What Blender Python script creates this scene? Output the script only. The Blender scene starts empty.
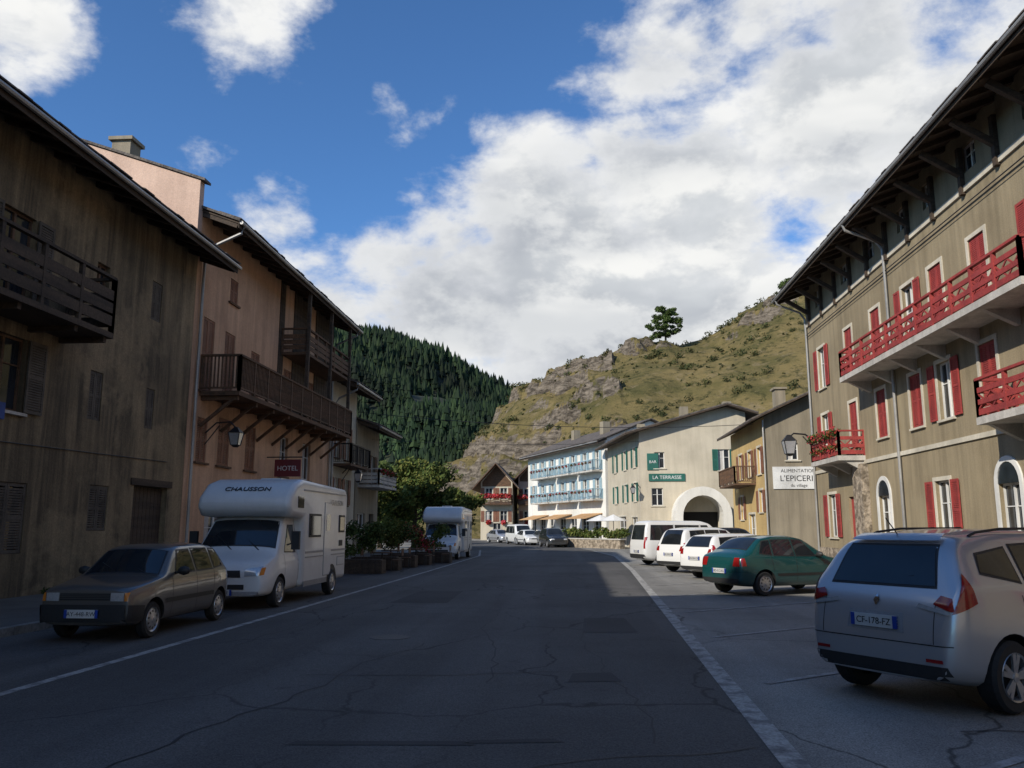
import bpy, math, random
from mathutils import Vector, Matrix, noise
from mathutils.bvhtree import BVHTree
random.seed(7)
R=random.random
scene=bpy.context.scene
COL=scene.collection
# ------------------------------------------------------------------ materials
def nd(nt,t,**k):
    n=nt.nodes.new(t)
    for a,b in k.items(): setattr(n,a,b)
    return n
def mixc(nt,fac,a,b,mode='MIX'):
    m=nd(nt,'ShaderNodeMix',data_type='RGBA',blend_type=mode)
    for i,v in ((0,fac),(6,a),(7,b)):
        if hasattr(v,'is_linked') or hasattr(v,'links'): nt.links.new(v,m.inputs[i])
        elif i==0: m.inputs[0].default_value=v
        else: m.inputs[i].default_value=(*v[:3],1)
    return m.outputs[2]
def mrange(nt,v,a,b,c,d,smooth=False):
    m=nd(nt,'ShaderNodeMapRange'); m.clamp=True
    if smooth: m.interpolation_type='SMOOTHSTEP'
    nt.links.new(v,m.inputs[0])
    for i,x in enumerate((a,b,c,d)): m.inputs[i+1].default_value=x
    return m.outputs[0]
def noi(nt,vec,scale,detail=5,rough=.55,dist=0,sc=None,loc=None):
    if sc:
        mp=nd(nt,'ShaderNodeMapping'); mp.inputs['Scale'].default_value=sc
        if loc: mp.inputs['Location'].default_value=loc
        nt.links.new(vec,mp.inputs[0]); vec=mp.outputs[0]
    n=nd(nt,'ShaderNodeTexNoise'); n.inputs['Scale'].default_value=scale
    n.inputs['Detail'].default_value=detail; n.inputs['Roughness'].default_value=rough
    n.inputs['Distortion'].default_value=dist
    nt.links.new(vec,n.inputs['Vector']); return n.outputs[0]
def base_mat(name):
    m=bpy.data.materials.new(name); m.use_nodes=True; nt=m.node_tree
    b=nt.nodes['Principled BSDF']
    tc=nd(nt,'ShaderNodeTexCoord')
    return m,nt,b,tc.outputs['Object']
def mat(name,base,dark=None,scale=.5,lo=.4,hi=.68,streak=0,fine=.12,fscale=25,rough=.85,bump=.25,
        metallic=0,coat=0,spec=.5,sc=None,dist=.02,patchy=0):
    m,nt,b,oc=base_mat(name)
    if dark is None: dark=tuple(c*.65 for c in base)
    c=mixc(nt,mrange(nt,noi(nt,oc,scale,4,.6,0,sc),lo,hi,0,1),base,dark)
    if streak:
        s=mrange(nt,noi(nt,oc,1.3,5,.65,.2,(2.2,2.2,.14)),.42,.66,0,streak)
        c=mixc(nt,s,c,tuple(x*.42 for x in dark))
        s2=mrange(nt,noi(nt,oc,2.1,4,.6,.1,(1.6,1.6,.1)),.5,.7,0,streak*.6)
        c=mixc(nt,s2,c,tuple(min(1,x*1.6) for x in base))
    if patchy:
        c=mixc(nt,mrange(nt,noi(nt,oc,.28,5,.7,.4),.52,.6,0,patchy),c,tuple(min(1,x*1.7) for x in base))
    f=noi(nt,oc,fscale,2,.6)
    sc_=nd(nt,'ShaderNodeVectorMath',operation='SCALE')
    nt.links.new(c,sc_.inputs[0]); nt.links.new(mrange(nt,f,.3,.7,1-fine,1+fine),sc_.inputs['Scale'])
    nt.links.new(sc_.outputs[0],b.inputs['Base Color'])
    b.inputs['Roughness'].default_value=rough; b.inputs['Metallic'].default_value=metallic
    b.inputs['Coat Weight'].default_value=coat; b.inputs['Specular IOR Level'].default_value=spec
    if bump:
        bp=nd(nt,'ShaderNodeBump'); bp.inputs['Strength'].default_value=bump; bp.inputs['Distance'].default_value=dist
        nt.links.new(f,bp.inputs['Height']); nt.links.new(bp.outputs[0],b.inputs['Normal'])
    return m
def island_mat(name,cols,rough=.8,sub=0,lo=.65,hi=1.25):
    m,nt,b,oc=base_mat(name)
    g=nd(nt,'ShaderNodeNewGeometry'); r=nd(nt,'ShaderNodeValToRGB')
    els=r.color_ramp.elements
    while len(els)<len(cols): els.new(.5)
    for i,c in enumerate(cols):
        els[i].position=i/(len(cols)-1); els[i].color=(*c,1)
    nt.links.new(g.outputs['Random Per Island'],r.inputs[0])
    n=mrange(nt,noi(nt,oc,.9 if sub==0 else sub,3),.35,.65,lo,hi)
    s=nd(nt,'ShaderNodeVectorMath',operation='SCALE'); nt.links.new(r.outputs[0],s.inputs[0]); nt.links.new(n,s.inputs['Scale'])
    nt.links.new(s.outputs[0],b.inputs['Base Color']); b.inputs['Roughness'].default_value=rough
    b.inputs['Specular IOR Level'].default_value=.2
    return m
def glass_mat(name,c=(.015,.018,.022),rough=.06):
    m,nt,b,oc=base_mat(name)
    n=noi(nt,oc,1.3,2); nt.links.new(mixc(nt,mrange(nt,n,.35,.65,0,1),c,tuple(x*2.2 for x in c)),b.inputs['Base Color'])
    b.inputs['Roughness'].default_value=rough; b.inputs['Specular IOR Level'].default_value=.6
    return m
def paint(name,c,metallic=.0,rough=.32,coat=.8,dust=.4):
    m,nt,b,oc=base_mat(name)
    sx=nd(nt,'ShaderNodeSeparateXYZ'); nt.links.new(oc,sx.inputs[0])
    dz=mrange(nt,sx.outputs[2],.18,.6,dust,0); n=noi(nt,oc,5,4,.65)
    mu=nd(nt,'ShaderNodeMath',operation='MULTIPLY'); nt.links.new(dz,mu.inputs[0]); nt.links.new(mrange(nt,n,.3,.65,.3,1),mu.inputs[1])
    nt.links.new(mixc(nt,mu.outputs[0],c,(.13,.125,.115)),b.inputs['Base Color'])
    nt.links.new(mrange(nt,mu.outputs[0],0,.5,rough,.75),b.inputs['Roughness'])
    b.inputs['Metallic'].default_value=metallic; b.inputs['Coat Weight'].default_value=coat; b.inputs['Coat Roughness'].default_value=.06
    return m
def road_mat(name,base,patch=.35,crack=.7):
    m,nt,b,oc=base_mat(name)
    c=mixc(nt,mrange(nt,noi(nt,oc,.25,5,.62),.38,.62,0,1),base,tuple(x*.68 for x in base))
    c=mixc(nt,mrange(nt,noi(nt,oc,.9,3,.6,0,(1,.06,1)),.45,.62,0,patch),c,tuple(x*.55 for x in base))
    c=mixc(nt,mrange(nt,noi(nt,oc,.6,3,.5,0,(1.2,.05,1)),.5,.66,0,patch),c,tuple(x*1.55 for x in base))
    c=mixc(nt,mrange(nt,noi(nt,oc,1.7,4,.7),.60,.70,0,.45),c,tuple(x*.45 for x in base))
    sp=noi(nt,oc,70,2,.75)
    s=nd(nt,'ShaderNodeVectorMath',operation='SCALE'); nt.links.new(c,s.inputs[0]); nt.links.new(mrange(nt,sp,.3,.7,.45,1.6),s.inputs['Scale'])
    c=s.outputs[0]
    add=nd(nt,'ShaderNodeVectorMath',operation='ADD')
    nz=nd(nt,'ShaderNodeTexNoise'); nz.inputs['Scale'].default_value=.9; nz.inputs['Detail'].default_value=5
    nt.links.new(oc,nz.inputs['Vector'])
    nt.links.new(oc,add.inputs[0]); nt.links.new(nz.outputs['Color'],add.inputs[1])
    mp=nd(nt,'ShaderNodeMapping'); mp.inputs['Scale'].default_value=(.40,.2,.3); nt.links.new(add.outputs[0],mp.inputs[0])
    vo=nd(nt,'ShaderNodeTexVoronoi',feature='DISTANCE_TO_EDGE'); vo.inputs['Scale'].default_value=1.0
    nt.links.new(mp.outputs[0],vo.inputs['Vector'])
    ck=mrange(nt,vo.outputs['Distance'],.002,.010,crack,0)
    mk=mrange(nt,noi(nt,oc,.16,2),.40,.52,0,1)
    mu=nd(nt,'ShaderNodeMath',operation='MULTIPLY'); nt.links.new(ck,mu.inputs[0]); nt.links.new(mk,mu.inputs[1])
    c=mixc(nt,mu.outputs[0],c,(.012,.012,.012))
    nt.links.new(c,b.inputs['Base Color']); b.inputs['Roughness'].default_value=.85; b.inputs['Specular IOR Level'].default_value=.35
    bp=nd(nt,'ShaderNodeBump'); bp.inputs['Strength'].default_value=.5; bp.inputs['Distance'].default_value=.01
    nt.links.new(sp,bp.inputs['Height']); nt.links.new(bp.outputs[0],b.inputs['Normal'])
    return m

M={}
M['oldwall']=mat('weathered_render',(.21,.155,.088),(.10,.076,.045),scale=.6,streak=.85,fine=.2,bump=.5,patchy=.4)
M['salmon']=mat('salmon_render',(.62,.38,.235),(.47,.28,.17),scale=.5,streak=.3,fine=.12)
M['pink']=mat('pink_render',(.60,.42,.32),(.48,.33,.25),scale=.5,streak=.15)
M['tan']=mat('tan_render',(.29,.235,.145),(.22,.175,.105),scale=.45,streak=.35,fine=.14,bump=.35)
M['cream']=mat('cream_render',(.52,.46,.35),(.42,.37,.28),scale=.4,streak=.15)
M['white_w']=mat('white_render',(.72,.7,.64),(.6,.58,.52),scale=.4,streak=.12)
M['ochre']=mat('ochre_render',(.52,.37,.15),(.42,.29,.12),scale=.4,streak=.2)
M['grey_w']=mat('grey_render',(.27,.23,.165),(.2,.17,.12),scale=.4,streak=.35)
M['stone_w']=mat('rubble_stone',(.34,.28,.21),(.15,.12,.085),scale=3.5,lo=.42,hi=.58,fine=.3,fscale=9,bump=.8,dist=.06)
M['trim']=mat('cream_trim',(.60,.55,.44),streak=.15,bump=.1)
M['conc']=mat('pale_concrete',(.50,.47,.42),(.36,.34,.3),scale=1.2,streak=.3)
M['wood_d']=mat('dark_timber',(.07,.047,.03),(.033,.023,.016),scale=2,fine=.3,fscale=18,bump=.3,sc=(1,.2,3))
M['wood_m']=mat('brown_timber',(.13,.07,.038),(.07,.042,.024),scale=2,fine=.3,fscale=18,sc=(1,.3,3))
M['shut_b']=mat('grey_brown_shutter',(.11,.09,.07),(.055,.045,.036),scale=2,fine=.2)
M['red']=mat('red_shutter_paint',(.33,.045,.038),(.21,.03,.027),scale=1.5,fine=.2,rough=.65,bump=.1)
M['blue']=mat('blue_paint',(.34,.47,.52),(.26,.38,.45),scale=1,rough=.6,bump=.05)
M['green']=mat('green_paint',(.02,.12,.09),rough=.5,bump=.05)
M['brown_r']=mat('brown_shutter',(.24,.10,.055),(.15,.06,.035),scale=2,rough=.6)
M['roof']=mat('stone_slate_roof',(.12,.10,.085),(.06,.052,.045),scale=1.4,fine=.35,fscale=6,bump=.9,dist=.08)
M['frame']=mat('white_window_frame',(.7,.69,.65),bump=0,fine=.04)
M['glass']=glass_mat('window_glass')
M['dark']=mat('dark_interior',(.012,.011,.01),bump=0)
M['metal']=mat('zinc_pipe',(.36,.35,.33),rough=.45,metallic=.4,bump=.05)
M['iron']=mat('black_iron',(.02,.02,.022),rough=.5,bump=.05)
M['curtain']=mat('curtain_cloth',(.5,.48,.45),scale=4,sc=(3,3,.2))
M['clothblue']=mat('blue_cloth',(.05,.09,.28),scale=4)
M['road']=road_mat('road_asphalt',(.098,.094,.088))
M['lot']=road_mat('worn_asphalt',(.25,.24,.215),patch=.4,crack=.7)
M['kerb']=mat('kerb_stone',(.24,.23,.21),scale=1.5,fine=.25,bump=.4)
M['pave']=mat('pavement_asphalt',(.11,.105,.095),scale=.9,fine=.3,fscale=60,bump=.4)
M['mark']=mat('worn_road_paint',(.36,.35,.32),(.17,.165,.155),scale=4,lo=.46,hi=.62,fine=.3,fscale=35,bump=.1)
M['mark2']=mat('faded_road_paint',(.38,.37,.35),(.25,.24,.22),scale=4,lo=.42,hi=.56,fine=.25,fscale=40,bump=.1)
M['grass']=mat('meadow',(.11,.115,.04),(.06,.07,.025),scale=.1,fine=.4,fscale=3)
M['leaf']=island_mat('leaf_green',[(.025,.045,.012),(.06,.095,.025),(.10,.13,.035)])
M['leaf_y']=island_mat('leaf_autumn',[(.035,.06,.014),(.08,.11,.024),(.14,.14,.035)])
M['flower']=island_mat('geranium',[(.03,.06,.015),(.05,.08,.02),(.06,.09,.02),(.42,.03,.03),(.45,.06,.1)])
M['flower2']=island_mat('geranium_bloom',[(.05,.08,.02),(.45,.03,.03),(.55,.05,.05),(.5,.1,.16)])
M['bark']=mat('bark',(.07,.05,.035),fine=.4,bump=.6)
M['conifer']=island_mat('conifer_needles',[(.007,.016,.008),(.012,.027,.011),(.024,.042,.014)],sub=.014,lo=.35,hi=1.6)
M['shrub']=island_mat('hill_shrub',[(.025,.038,.014),(.05,.06,.02),(.10,.085,.03)],sub=.1)
M['tyre']=mat('tyre_rubber',(.02,.02,.02),rough=.8,bump=.1)
M['rim']=mat('alloy_wheel',(.5,.5,.5),rough=.3,metallic=.7,bump=0)
M['blackpl']=mat('black_plastic',(.022,.022,.022),rough=.6,bump=.05)
M['cglass']=glass_mat('car_glass',(.010,.012,.014),.03)
M['lampred']=mat('tail_lamp_red',(.30,.01,.01),rough=.15,bump=0,coat=.8)
M['lamporange']=mat('indicator_orange',(.6,.2,.03),rough=.15,bump=0)
M['lampclear']=mat('headlamp_glass',(.55,.56,.56),metallic=.4,rough=.12,bump=0)
M['plate']=mat('plate_white',(.6,.6,.58),bump=0,rough=.5,spec=.2,fine=.02)
M['plateblue']=mat('plate_blue',(.02,.06,.35),bump=0,rough=.4)
M['chrome']=mat('chrome',(.6,.6,.6),rough=.15,metallic=1,bump=0)
M['signw']=mat('sign_white',(.7,.7,.68),bump=0,rough=.5)
M['signr']=mat('sign_maroon',(.16,.018,.025),bump=0,rough=.5)
M['orange']=mat('awning_cloth',(.50,.30,.14),bump=.05)
M['trimgrey']=mat('pale_grey_trim',(.3,.3,.31),bump=0,rough=.4)

# ------------------------------------------------------------------ mesh builder
class MB:
    def __init__(s): s.v=[]; s.f=[]; s.m=[]
    def face(s,pts,mi=0):
        i=len(s.v); s.v+= [tuple(p) for p in pts]; s.f.append(tuple(range(i,i+len(pts)))); s.m.append(mi)
    def hexa(s,p,mi=0):
        i=len(s.v); s.v+=[tuple(q) for q in p]
        for f in ((0,3,2,1),(4,5,6,7),(0,1,5,4),(1,2,6,5),(2,3,7,6),(3,0,4,7)):
            s.f.append(tuple(i+k for k in f)); s.m.append(mi)
    def box(s,F,u0,u1,n0,n1,z0,z1,mi=0):
        s.hexa([F(u0,n0,z0),F(u1,n0,z0),F(u1,n1,z0),F(u0,n1,z0),F(u0,n0,z1),F(u1,n0,z1),F(u1,n1,z1),F(u0,n1,z1)],mi)
    def slab(s,q,th,mi=0):
        q=[Vector(a) for a in q]; d=Vector((0,0,-th))
        s.hexa([a+d for a in q]+q,mi)
    def beam(s,p,q,w,h,mi=0):
        p=Vector(p);q=Vector(q); d=(q-p).normalized()
        sd=d.cross(Vector((0,0,1)))
        if sd.length<1e-3: sd=Vector((1,0,0))
        sd.normalize(); up=sd.cross(d).normalized()
        a=sd*w/2; b=up*h/2
        s.hexa([p-a-b,p+a-b,q+a-b,q-a-b,p-a+b,p+a+b,q+a+b,q-a+b],mi)
    def tube(s,pts,rad,sides=8,mi=0):
        pts=[Vector(p) for p in pts]; base=len(s.v); n=len(pts)
        if not hasattr(rad,'__len__'): rad=[rad]*n
        for k,p in enumerate(pts):
            d=(pts[min(k+1,n-1)]-pts[max(k-1,0)]).normalized()
            a=d.cross(Vector((.13,.31,1)) if abs(d.z)<.9 else Vector((1,.1,0))).normalized(); b=d.cross(a)
            for j in range(sides):
                t=2*math.pi*j/sides; s.v.append(tuple(p+(a*math.cos(t)+b*math.sin(t))*rad[k]))
        for k in range(n-1):
            for j in range(sides):
                j2=(j+1)%sides
                s.f.append((base+k*sides+j,base+k*sides+j2,base+(k+1)*sides+j2,base+(k+1)*sides+j)); s.m.append(mi)
        s.f.append(tuple(base+j for j in range(sides))[::-1]); s.m.append(mi)
        s.f.append(tuple(base+(n-1)*sides+j for j in range(sides))); s.m.append(mi)
    def obj(s,name,mats,parent=None,anchor=Vector((0,0,0)),smooth=False):
        me=bpy.data.meshes.new(name)
        a=anchor
        me.from_pydata([(x-a[0],y-a[1],z-a[2]) for x,y,z in s.v],[],s.f)
        for m in (mats if isinstance(mats,(list,tuple)) else [mats]): me.materials.append(m)
        for p,mi in zip(me.polygons,s.m): p.material_index=mi; p.use_smooth=smooth
        o=bpy.data.objects.new(name,me); COL.objects.link(o)
        if parent is not None: o.parent=parent
        else: o.location=a
        return o
def frame(p0,u,n):
    p0=Vector((p0[0],p0[1],0)); u=Vector((u[0],u[1],0)).normalized(); n=Vector((n[0],n[1],0)).normalized()
    return lambda a,b,c: p0+u*a+n*b+Vector((0,0,c))
WF=lambda a,b,c: Vector((a,b,c))
def empty(name,loc=(0,0,0),rz=0):
    e=bpy.data.objects.new(name,None); e.empty_display_size=.5; e.location=loc; e.rotation_euler=(0,0,rz); COL.objects.link(e); return e
class House:
    def __init__(s,name,anchor):
        s.a=Vector((anchor[0],anchor[1],0)); s.e=empty(name,s.a); s.p={}; s.fm='frame'
    def __call__(s,part,m):
        if part not in s.p: s.p[part]=(MB(),M[m] if isinstance(m,str) else m)
        return s.p[part][0]
    def done(s):
        for k,(mb,m) in s.p.items(): 
            if mb.f: mb.obj(k,m,s.e,s.a)
        return s.e
def text(body,size,loc,n,up,m,parent,name,ext=.002):
    c=bpy.data.curves.new(name,'FONT'); c.body=body; c.size=size; c.align_x='CENTER'; c.align_y='CENTER'; c.extrude=ext
    o=bpy.data.objects.new(name,c); COL.objects.link(o); c.materials.append(m)
    n=Vector(n).normalized(); up=Vector(up).normalized(); x=up.cross(n); 
    mt=Matrix((x,up,n)).transposed().to_4x4(); mt.translation=Vector(loc)
    if parent: o.parent=parent
    o.matrix_local=mt
    return o
def facade(mb,F,L,z0,z1,ops,depth=.22):
    us=sorted({0,L,*[o[0] for o in ops],*[o[1] for o in ops]}); zs=sorted({z0,z1,*[o[2] for o in ops],*[o[3] for o in ops]})
    for i in range(len(us)-1):
        for j in range(len(zs)-1):
            cu=(us[i]+us[i+1])/2; cz=(zs[j]+zs[j+1])/2
            if any(o[0]<cu<o[1] and o[2]<cz<o[3] for o in ops): continue
            mb.face([F(us[i],0,zs[j]),F(us[i+1],0,zs[j]),F(us[i+1],0,zs[j+1]),F(us[i],0,zs[j+1])])
    for o in ops:
        a,b,c,d=o[:4]
        for q in (((a,c),(b,c)),((b,c),(b,d)),((b,d),(a,d)),((a,d),(a,c))):
            (p,r),(s_,t)=q
            mb.face([F(p,0,r),F(s_,0,t),F(s_,-depth,t),F(p,-depth,r)])
def shutter(mb,F,u0,u1,n0,z0,z1,slats=True):
    t=.035; w=.07
    mb.box(F,u0,u0+w,n0,n0+t,z0,z1); mb.box(F,u1-w,u1,n0,n0+t,z0,z1)
    for z in (z0,(z0+z1)/2-.04,z1-.08): mb.box(F,u0+w,u1-w,n0+.002,n0+t-.002,z,z+.08)
    if slats:
        z=z0+.1
        while z<z1-.1:
            mb.box(F,u0+w,u1-w,n0+.008,n0+t-.01,z,z+.045); z+=.06
    else: mb.box(F,u0+w,u1-w,n0+.008,n0+t-.012,z0+.02,z1-.02)
def window(h,F,o,style='open',shut='red',trim=None,sill='trim',curt=.3,slats=True,arch=False):
    u0,u1,z0,z1=o[:4]; d=.16
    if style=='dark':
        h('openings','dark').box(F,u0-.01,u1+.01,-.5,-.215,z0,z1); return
    gm=h('window_glass','glass'); gm.box(F,u0,u1,-.2,-d,z0,z1)
    fr=h('window_frames',h.fm); w=.055
    fr.box(F,u0,u0+w,-d,-d+.045,z0,z1); fr.box(F,u1-w,u1,-d,-d+.045,z0,z1)
    fr.box(F,u0+w,u1-w,-d,-d+.045,z0,z0+w); fr.box(F,u0+w,u1-w,-d,-d+.045,z1-w,z1)
    c=(u0+u1)/2; fr.box(F,c-.04,c+.04,-d,-d+.05,z0+w,z1-w)
    zz=z0+(z1-z0)*.62; fr.box(F,u0+w,c-.04,-d,-d+.03,zz,zz+.03); fr.box(F,c+.04,u1-w,-d,-d+.03,zz,zz+.03)
    if R()<curt:
        cm=h('curtains','curtain'); k=.25+.2*R()
        cm.box(F,u0+w,u0+w+(u1-u0)*k,-d+.001,-d+.006,z0+w,z1-w)
    if trim:
        tb=h('window_surrounds',trim); e=.13
        tb.box(F,u0-e,u0,0,.035,z0-.02,z1+e); tb.box(F,u1,u1+e,0,.035,z0-.02,z1+e); tb.box(F,u0,u1,0,.035,z1,z1+e)
    if sill: h('sills',sill).box(F,u0-.12,u1+.12,-.05,.09,z0-.09,z0-.021)
    if style=='closed':
        sm=h('shutters',shut); shutter(sm,F,u0+.01,c-.005,-.06,z0+.01,z1-.01,slats); shutter(sm,F,c+.005,u1-.01,-.06,z0+.01,z1-.01,slats)
    elif style=='open':
        sm=h('shutters',shut); hw=(u1-u0)/2; g=.14 if trim else .02
        shutter(sm,F,u0-g-hw,u0-g,.04,z0,z1,slats); shutter(sm,F,u1+g,u1+g+hw,.04,z0,z1,slats)
    elif style=='half':
        sm=h('shutters',shut); hw=(u1-u0)/2; shutter(sm,F,u1+.02,u1+.02+hw,.04,z0,z1,slats)
def street_house(name,F,L,D,zt,zr,over,wall,ops,endo=(.4,.4),sidewall=None,rafters=.9,roof='roof',raft_w=.12,brackets=0):
    h=House(name,F(L/2,-D/2,0)); s=(zr-zt)/(D/2)
    facade(h('walls',wall),F,L,0,zt,ops)
    sw=h('side_walls',sidewall or wall)
    for u in (0,L): sw.face([F(u,0,0),F(u,-D,0),F(u,-D,zt),F(u,-D/2,zr),F(u,0,zt)])
    sw.face([F(0,-D,0),F(L,-D,0),F(L,-D,zt),F(0,-D,zt)])
    ze=zt-s*over+.06; a,b=-endo[0],L+endo[1]
    dk=h('eave_boards','wood_d'); rf=h('roof_covering',roof)
    for sg in (0,1):
        G=(lambda q:(lambda u,n,z: F(u,(n if q==0 else -D-n),z)))(sg)
        dk.slab([G(a,over,ze),G(b,over,ze),G(b,-D/2,zr+.06),G(a,-D/2,zr+.06)],.05)
        rf.slab([G(a-.06,over+.06,ze+.11),G(b+.06,over+.06,ze+.11),G(b+.06,-D/2,zr+.2),G(a-.06,-D/2,zr+.2)],.09)
    u=a
    while u<b:
        k=.35+.3*R(); e=.08+.07*R()
        rf.slab([F(u,over+e,ze+.135+.02*R()),F(min(b,u+k-.015),over+e,ze+.135+.02*R()),F(min(b,u+k-.015),over-.7,ze+.135+s*.8),F(u,over-.7,ze+.135+s*.8)],.035); u+=k
    if rafters:
        k=int((b-a)/rafters)
        for i in range(k+1):
            u=a+.1+(b-a-.2)*i/k
            dk.beam(F(u,over-.05,ze-.11),F(u,-.1,ze-.11+s*(over+.05)),raft_w,.16)
            if brackets and i%brackets==0: 
                dk.beam(F(u,over-.25,ze-.22),F(u,0,ze-1.0),.16,.18); dk.box(F,u-.09,u+.09,0,.14,ze-1.6,ze-.1)
    dk.box(F,a,b,over,over+.03,ze-.2,ze+.015)
    gt=h('gutter','metal'); gt.tube([F(a,over+.11,ze-.02),F(b,over+.11,ze-.02)],.065,8)
    return h,ze
def downpipe(h,F,u,over,ze):
    h('downpipe','metal').tube([F(u,over+.1,ze-.05),F(u,over,ze-.3),F(u,.35,ze-.75),F(u,.12,ze-1.1),F(u,.1,ze-2),F(u,.1,.2)],.055,8)
def railing(h,F,u0,u1,n0,n1,z,style,m,part='balcony_railing',H=1.0):
    mb=h(part,m)
    def side(G,a,b):
        k=max(1,round((b-a)/1.3))
        for i in range(k+1): 
            u=a+(b-a)*i/k; mb.box(G,u-.05,u+.05,-.05,.05,z,z+H+.04)
        mb.box(G,a,b,-.06,.06,z+H,z+H+.07)
        if style=='boards':
            for q in (.12,.36,.6): mb.box(G,a,b,.01,.04,z+q*H,z+(q+.19)*H)
        elif style=='bal':
            mb.box(G,a,b,-.03,.03,z+.08,z+.14)
            u=a+.08
            while u<b: mb.box(G,u,u+.05,-.02,.02,z+.14,z+H); u+=.13
        elif style=='iron':
            mb.box(G,a,b,-.02,.02,z+.08,z+.1)
            u=a+.06
            while u<b: mb.box(G,u,u+.02,-.01,.01,z+.1,z+H); u+=.11
        elif style=='cross':
            mb.box(G,a,b,-.03,.03,z+.06,z+.22); mb.box(G,a,b,-.03,.03,z+.34*H,z+.48*H)
            mb.box(G,a,b,-.03,.03,z+.66*H,z+.8*H)
            for i in range(k):
                x0=a+(b-a)*i/k; x1=a+(b-a)*(i+1)/k; c=(x0+x1)/2
                mb.beam(G(x0,0,z+.2),G(c,0,z+.66*H),.028,.05); mb.beam(G(x1,0,z+.2),G(c,0,z+.66*H),.026,.05)
                mb.beam(G(x0,0,z+.66*H),G(c,0,z+.2),.024,.05); mb.beam(G(x1,0,z+.66*H),G(c,0,z+.2),.022,.05)
    side(lambda u,n,zz:F(u,n1+n,zz),u0,u1)
    side(lambda u,n,zz:F(u0+n,u,zz),n0,n1); side(lambda u,n,zz:F(u1+n,u,zz),n0,n1)
def foliage(name,blobs,n,size,m,parent=None,anchor=None,squash=.85,extra=None):
    mb=MB(); ws=[b[1]**2 for b in blobs]
    for c,r in random.choices(blobs,ws,k=n):
        d=Vector((random.gauss(0,1),random.gauss(0,1),random.gauss(0,1))).normalized()
        q=Vector(c)+Vector((d.x,d.y,d.z*squash))*r*(R()**.45)*(.85+.3*noise.noise(Vector(d)*2+Vector(c)))
        a=Vector((random.gauss(0,1),random.gauss(0,1),random.gauss(0,1))).normalized()
        b=a.orthogonal().normalized(); a2=a.cross(b); s=size*(.5+.9*R())
        mb.face([q+b*s,q+a2*s*.55,q-b*s,q-a2*s*.55])
    an=Vector(anchor or (0,0,0))
    return mb.obj(name,m,parent,an)

# ------------------------------------------------------------------ ground, roads
g=MB(); g.face([(-3000,-1500,0),(3000,-1500,0),(3000,4500,0),(-3000,4500,0)]); g.obj('ground',M['grass'])
g=MB(); g.face([(-45,-90,.004),(30,-90,.004),(30,92,.004),(4,100,.004),(-30,135,.004),(-60,135,.004),(-45,60,.004)]); g.obj('parking_lot',M['lot'])
redge=[(-90,1.0),(6,1.5),(34,2.2),(50,2.3),(62,1.2),(70,.2),(78,-1.5),(88,-4.6),(98,-9),(108,-16),(118,-26),(128,-40)]
ledge=[(-90,-8.9),(6,-8.9),(34,-8.9),(50,-8.6),(60,-8.6),(68,-9.5),(76,-11.5),(86,-15),(94,-20),(102,-27),(110,-37),(116,-50)]
g=MB()
for i in range(len(redge)-1):
    a,b=redge[i],redge[i+1]; c,d=ledge[i],ledge[i+1]
    g.face([(c[1],c[0],.008),(a[1],a[0],.008),(b[1],b[0],.008),(d[1],d[0],.008)])
g.obj('road',M['road'])
g=MB()
def stripe(pts,w,z=.012,mb=None):
    mb=mb or g
    for i in range(len(pts)-1):
        p=Vector((*pts[i],z)); q=Vector((*pts[i+1],z)); 
        s=(q-p).cross(Vector((0,0,1))).normalized()*w/2
        mb.face([p-s,p+s,q+s,q-s])
stripe([(1.45,-30),(1.55,6),(2.25,34),(2.35,50),(1.3,61)],.2)
stripe([(-5.95,-30),(-5.9,8),(-5.7,32),(-5.7,50),(-7,62)],.13)
g.obj('edge_line_marking',M['mark'])
g=MB()
for k in range(-3,14):
    y=-2+k*3.9; x=2.0+max(0,(y-6))*.02
    stripe([(x,y),(x+4.3,y+3.3)],.1)
g.obj('parking_bay_marking',M['mark2'])
fresh=mat('fresh_asphalt',(.045,.044,.043),fine=.35,fscale=80,bump=.4)
g=MB()
for (x,y,w,l) in [(-2.3,6.75,1.5,.16),(-.9,6.9,.8,.14),(.1,14,.9,2.2),(-4.2,19,1.3,3.5),(-.1,9.6,.6,.6)]:
    g.face([(x,y,.0115),(x+w,y+.1,.0115),(x+w-.1,y+l+.06,.0115),(x+.05,y+l-.03,.0115)])
g.obj('asphalt_patch',fresh)
g=MB(); random.seed(21)
def crackline(x,y,dx,dy,n,w):
    p=Vector((x,y,.0113)); pts=[]
    for i in range(n): pts.append(p.copy()); p=p+Vector((dx+random.uniform(-.09,.09),dy+random.uniform(-.07,.07),0))
    for i in range(n-1):
        a,b=pts[i],pts[i+1]; s=(b-a).cross(Vector((0,0,1))).normalized(); w0=w*(.3+.9*noise.noise(a*3)**2+.3); 
        g.face([a-s*w0,a+s*w0,b+s*w0*.95,b-s*w0*.95])
crackline(-3.4,5.2,.045,.3,26,.018); crackline(-1.0,9.5,-.03,.32,60,.016); crackline(-3.2,9.8,.25,.04,14,.016); crackline(-1.2,13.5,.28,-.03,10,.014)
crackline(-4.9,12,.01,.3,50,.016); crackline(.6,7,-.02,.3,40,.014); crackline(-2.5,18,.3,.05,12,.015); crackline(-.4,6.2,.24,.09,8,.015)
crackline(3.2,7.6,.3,.02,14,.014); crackline(4.2,12,.1,.28,40,.014); crackline(2.6,16,.3,.08,22,.014)
g.obj('road_cracks',mat('tar_seal',(.014,.014,.014),bump=0,rough=.7))
g=MB(); g.tube([(-2.9,13.2,.0),(-2.9,13.2,.0125)],.32,24); g.obj('manhole_cover',mat('cast_iron',(.05,.045,.04),fine=.4,fscale=30,rough=.6,bump=.6))
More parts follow.
